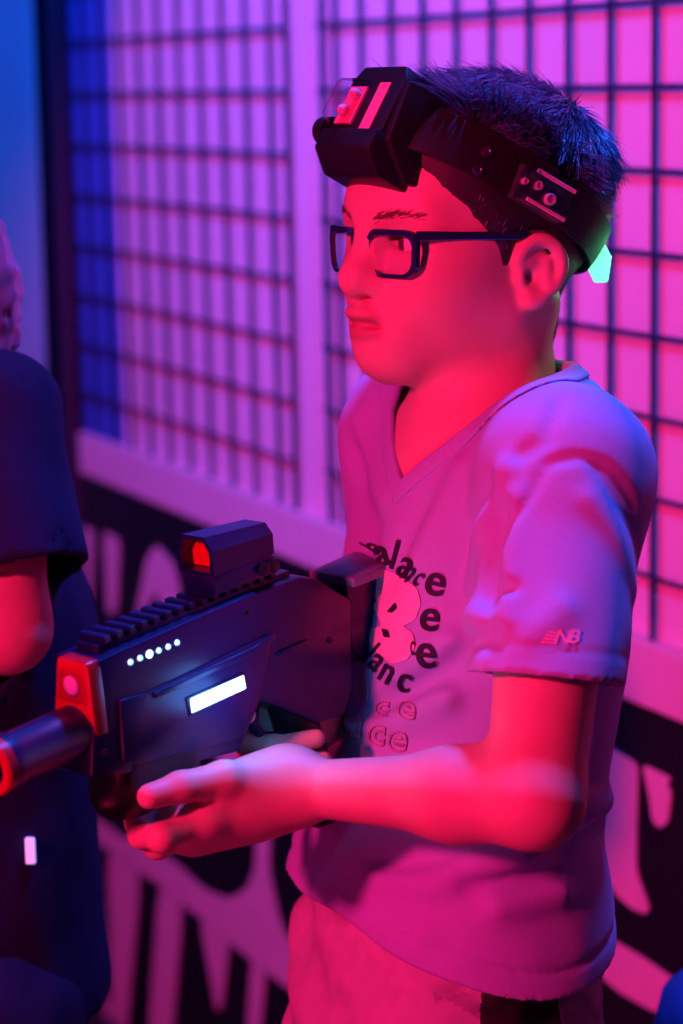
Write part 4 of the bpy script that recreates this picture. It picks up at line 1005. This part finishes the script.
def glyph(ch, cx, cy, h, ang, m, sx=1.0, bold=0.025, outline=False, flip=False, shear=0.0, off=0.0014):
    """cx, cy: centre of the x-height box in pixels, h: x-height in pixels, ang: degrees clockwise"""
    a = math.radians(ang); k = h / 0.50
    bm = text_bm(ch, bold, outline); xs = [v.co.x for v in bm.verts]; w_ = (min(xs) + max(xs)) / 2
    def f(x, y):
        u = (x - w_) * k * sx; v = (y - 0.25) * k; u += shear * v
        if flip: v = -v
        return cx + u * math.cos(a) + v * math.sin(a), cy + u * math.sin(a) - v * math.cos(a)
    decal(bm, f, m, off=off)
for a in ((('b'), 374, 548, 15, -58, .55), ('a', 383, 555, 21, -15, .85), ('l', 395, 558, 21, 15, .8), ('a', 407, 567, 21, 30, .8), ('n', 410, 573, 18, 40, .6), ('c', 420, 578, 15, 40, .6),
          ('e', 436, 583, 24, 12, .92), ('e', 431, 619, 24, 8, .92), ('e', 427, 654, 24, 2, .92), ('c', 414, 648, 14, 0, .4)):
    glyph(a[0], a[1], a[2], a[3], a[4], 'ink', a[5], 0.014)
for a in (('b', 356, 634, 15, 62, .6), ('a', 364, 648, 18, 50, .8), ('l', 371, 655, 18, 42, .8), ('a', 378, 662, 18, 40, .8), ('n', 388, 673, 18, 30, .8), ('c', 405, 681, 19, 12, .9)):
    glyph(a[0], a[1], a[2], a[3], a[4], 'ink', a[5], 0.014, flip=False)
def blob(poly, m, off, n=10, it=2, name='printed_emblem'):
    poly = [tuple(p) for p in chaikin(poly, it)] if it else poly
    bm = bmesh.new(); vs = [bm.verts.new((x, y, 0)) for x, y in poly]; f = bm.faces.new(vs); bmesh.ops.triangulate(bm, faces=[f])
    for _ in range(3):
        L = [e for e in bm.edges if e.calc_length() > 5]
        if not L: break
        bmesh.ops.subdivide_edges(bm, edges=L, cuts=1); bmesh.ops.triangulate(bm, faces=bm.faces)
    decal(bm, lambda x, y: (x, y), m, name, off)
# big emblem: slanted strokes and a rounded B
blob([(357, 572), (376, 566), (400, 575), (418, 588), (422, 604), (416, 620), (404, 626), (414, 634), (416, 648), (408, 660), (392, 664), (376, 650), (364, 634), (374, 628), (384, 626), (374, 606)], 'pink_ink', 0.0010)
for (x0, y0, x1, y1) in ((354, 577, 372, 610), (353, 590, 367, 618), (353, 604, 363, 626)):
    blob([(x0, y0), (x0 + 9, y0 + 1), (x1 + 4, y1), (x1 - 4, y1 + 2)], 'pink_ink', 0.0010, it=1)
blob([(388, 612), (397, 602), (399, 608), (394, 613)], 'ink', 0.0015, it=1); blob([(383, 628), (390, 630), (392, 638), (385, 637)], 'ink', 0.0015, it=1)
for i in range(8):
    x = 362 + (i % 4) * 4.2; y = 566 + (i % 4) * 3.2 + (i // 4) * 22; blob([(x, y), (x + 3, y + 1), (x + 3, y + 5), (x, y + 4)], 'ink', 0.0015, it=0)
for a in (('n', 364, 690, 15, 8, .9), ('c', 383, 708, 15, 8, 1), ('e', 408, 710, 15, 10, 1.2), ('n', 356, 725, 18, 8, .9), ('c', 378, 734, 19, 8, .95), ('e', 399, 740, 19, 8, 1)):
    glyph(a[0], a[1], a[2], a[3], a[4], 'pink_ink', a[5], 0.03, outline=True, off=0.0012)
# small mark on the sleeve: slanted bars and two letters
for i in range(4): blob([(541 + i * 2.5, 641 - i * 3.4), (556 + i * 0.3, 642.5 - i * 3.4), (556 + i * 0.3, 644.2 - i * 3.4), (540 + i * 2.5, 643 - i * 3.4)], 'pink_ink', 0.0012, it=0, name='sleeve_mark')
for ch, x in (('N', 562), ('B', 574)):
    glyph(ch, x, 638.5, 9.5, 4, 'pink_ink', 1.05, 0.02, shear=0.25, off=0.0013)
print('gun+print', time.time() - T0)

# ------------------------------------------------------------------ second player at the edge
cone0, ell0 = cone, ell
def player():
    K = 0.84; cone = lambda a, b, ra, rb: cone0(a, b, ra * K, rb * K); ell = lambda c_, r_, M_=None: ell0(c_, tuple(np.array(r_) * K), M_)
    c = P(-62, 430, 1.74); M = yawframe(8); bx, by = c[0], c[1]
    L = lambda x, y, z: np.array([bx, by, 0]) + M @ np.array([x * K, y * K, 0]) + np.array([0, 0, z])
    root = empty('person', L(0, 0, 0), 'player in navy T-shirt and dark trousers standing by the blue curtain', 'person')
    sh = P(-4, 425, 1.66); el = P(6, 628, 1.625); wr = el + M @ np.array([0.17, 0.02, 0.05])
    q = L(0, 0, 0); z_sh = sh[2]
    sh2 = L(0, -0.14, z_sh); el2 = L(0.03, -0.19, z_sh - 0.24); wr2 = el2 + M @ np.array([0.17, 0.05, 0.06])
    S = Field(); hz = z_sh + 0.085
    S.u(ell(L(0.03, 0, hz), (0.092, 0.072, 0.105), M), 0); S.u(ell(L(0.08, 0, hz - 0.05), (0.055, 0.055, 0.065), M), 0.03); S.u(cone(L(0.135, 0, hz - 0.01), L(0.148, 0, hz - 0.035), 0.008, 0.011), 0.012)
    for s in (1, -1): S.u(ell(L(0.045, s * 0.073, hz - 0.02), (0.016, 0.008, 0.026), M), 0.008)
    S.u(cone(L(0.03, 0, hz - 0.04), L(-0.01, 0, z_sh - 0.02), 0.048, 0.05), 0.02)
    S.u(ell(L(0, 0, z_sh - 0.10), (0.08, 0.12, 0.16), M), 0.03); S.u(ell(L(0, 0, z_sh - 0.32), (0.08, 0.11, 0.16), M), 0.05)
    for a, e, w_ in ((sh, el, wr), (sh2, el2, wr2)):
        S.u(cone(a, e, 0.042, 0.034), 0.02); S.u(cone(e, w_, 0.033, 0.020), 0.02); d = (w_ - e) / np.linalg.norm(w_ - e)
        S.u(cone(w_, w_ + d * 0.06, 0.022, 0.026), 0.015)
        for k in range(4): S.u(cone(w_ + d * 0.06 + np.array([0, 0, 0.02 - 0.013 * k]), w_ + d * (0.115 - 0.006 * abs(k - 1)) + np.array([0, 0, 0.010 - 0.013 * k]), 0.0085, 0.0075), 0.006)
        S.u(cone(w_ + d * 0.02 + np.array([0, 0, 0.015]), w_ + d * 0.06 + np.array([0, 0, 0.045]), 0.011, 0.009), 0.008)
    for s in (1, -1):
        S.u(cone(L(0, s * 0.07, z_sh - 0.42), L(0.02, s * 0.09, 0.45), 0.075, 0.05), 0.03); S.u(cone(L(0.02, s * 0.09, 0.45), L(0, s * 0.10, 0.08), 0.05, 0.032), 0.02)
    V, Q = mesh_field(S.ev, L(0, 0, 0) - [.45, .38, 0], L(0, 0, 1.62) + [.45, .38, 0], 0.005); np_mesh('body', V, Q, 'skin_other', root)
    def hair_ev(p, c=None, r=None):
        q_ = (p - L(0.03, 0, hz)) @ M; m = poly_sd(q_[:, 0], q_[:, 2], [(0.12, 0.06), (0.06, 0.035), (0.02, 0.0), (0.0, -0.02), (-0.03, -0.03), (-0.05, -0.075), (-0.2, -0.075), (-0.2, 0.2), (0.12, 0.2)])
        return np.maximum(ell(L(0.03, 0, hz), (0.092, 0.072, 0.105), M).fn(p) - 0.014 - 0.005 * snoise(p, 150, 41) - 0.003 * snoise(p, 320, 42), m)
    V, Q = mesh_field(hair_ev, L(0, 0, hz) - 0.15, L(0, 0, hz) + 0.15, 0.004, cull=False); np_mesh('hair', V, Q, 'hair', root)
    def sleeve(a, e): return cone(a + np.array([0, 0, 0.006]), a + (e - a) * 1.2 + np.array([0.012, -0.004, 0]), 0.056, 0.066)
    cf = P(30, 578, 1.635); cn = (el - sh) / np.linalg.norm(el - sh); cn = cn + np.array([0.18, 0, 0]); cn /= np.linalg.norm(cn)
    cf2 = sh2 + (el2 - sh2) * 0.68; cn2 = (el2 - sh2) / np.linalg.norm(el2 - sh2)
    S1, S2 = sleeve(sh, el), sleeve(sh2, el2)
    TR = Field(); TR.u(ell(L(0, 0, z_sh - 0.12), (0.105, 0.150, 0.185), M), 0); TR.u(cone(L(0, 0, z_sh - 0.2), L(0.005, 0, z_sh - 0.50), 0.128, 0.135), 0.06)
    def tee(p, c=None, r=None):
        b = TR.ev(p) - 0.004 * snoise(p, 45, 51) - 0.002 * snoise(p, 100, 52)
        o = b; i = b
        for sv, f_, n_ in ((S1, cf, cn), (S2, cf2, cn2)):
            v = sv.fn(p) - 0.003 * snoise(p, 60, 53); o = smin(o, np.maximum(v, (p - f_) @ n_), 0.03); i = smin(i, v, 0.03)
        q_ = (p - L(0, 0, 0)) @ M; d = np.maximum(o, -(i + 0.008)); nk = p[:, 2] - (z_sh + 0.045 + 0.4 * np.abs(q_[:, 1]) - 0.3 * q_[:, 0])
        return np.maximum(np.maximum(d, (z_sh - 0.46) - p[:, 2]), nk)
    V, Q = mesh_field(tee, L(0, 0, z_sh - 0.5) - [.28, .3, 0], L(0, 0, z_sh + 0.12) + [.28, .3, 0], 0.0045, cull=False); V = relax(V, Q, 2); np_mesh('t_shirt', V, Q, 'navy_cloth', root)
    TP = Field(); TP.u(ell(L(0, 0, z_sh - 0.44), (0.115, 0.140, 0.12), M), 0)
    for s in (1, -1): TP.u(cone(L(0.0, s * 0.072, z_sh - 0.46), L(0.02, s * 0.092, 0.45), 0.098, 0.078), 0.03); TP.u(cone(L(0.02, s * 0.092, 0.45), L(0.0, s * 0.10, 0.06), 0.078, 0.066), 0.03)
    TP.post.append(lambda p, d: np.maximum(np.maximum(d - 0.006 * snoise(p, 40, 61) - 0.003 * snoise(p, 90, 62), p[:, 2] - (z_sh - 0.36)), 0.05 - p[:, 2]))
    V, Q = mesh_field(TP.ev, L(0, 0, 0) - [.25, .3, 0], L(0, 0, 0.95) + [.25, .3, 0], 0.006); V = relax(V, Q, 1); np_mesh('trousers', V, Q, 'navy_trousers', root)
    for s in (1, -1):
        F_ = Field(); F_.u(cone(L(-0.03, s * 0.10, 0.045), L(0.13, s * 0.105, 0.036), 0.042, 0.038), 0); F_.post.append(lambda p, d: np.maximum(d, 0.001 - p[:, 2]))
        V, Q = mesh_field(F_.ev, L(0.05, s * 0.1, 0) - [.2, .2, 0.01], L(0.05, s * 0.1, 0.1) + [.2, .2, 0], 0.006); np_mesh('shoe', V, Q, 'shoe', root)
    p = march(31, 850, lambda a: np.minimum(tee(a), TP.ev(a)), 1.3, 2.6)
    if p is not None:
        from_bm('belt_clip', prism_bm([(-0.0035, -0.010), (0.0035, -0.010), (0.0035, 0.010), (-0.0035, 0.010)], lambda u, v, w_: p + RT * u + np.array([0, 0, v]) - FW * w_, 0.0, 0.006, 0.0012), 'clip_light', root, True, angle=40, label='small glowing pale light')
player()
print('done', time.time() - T0)
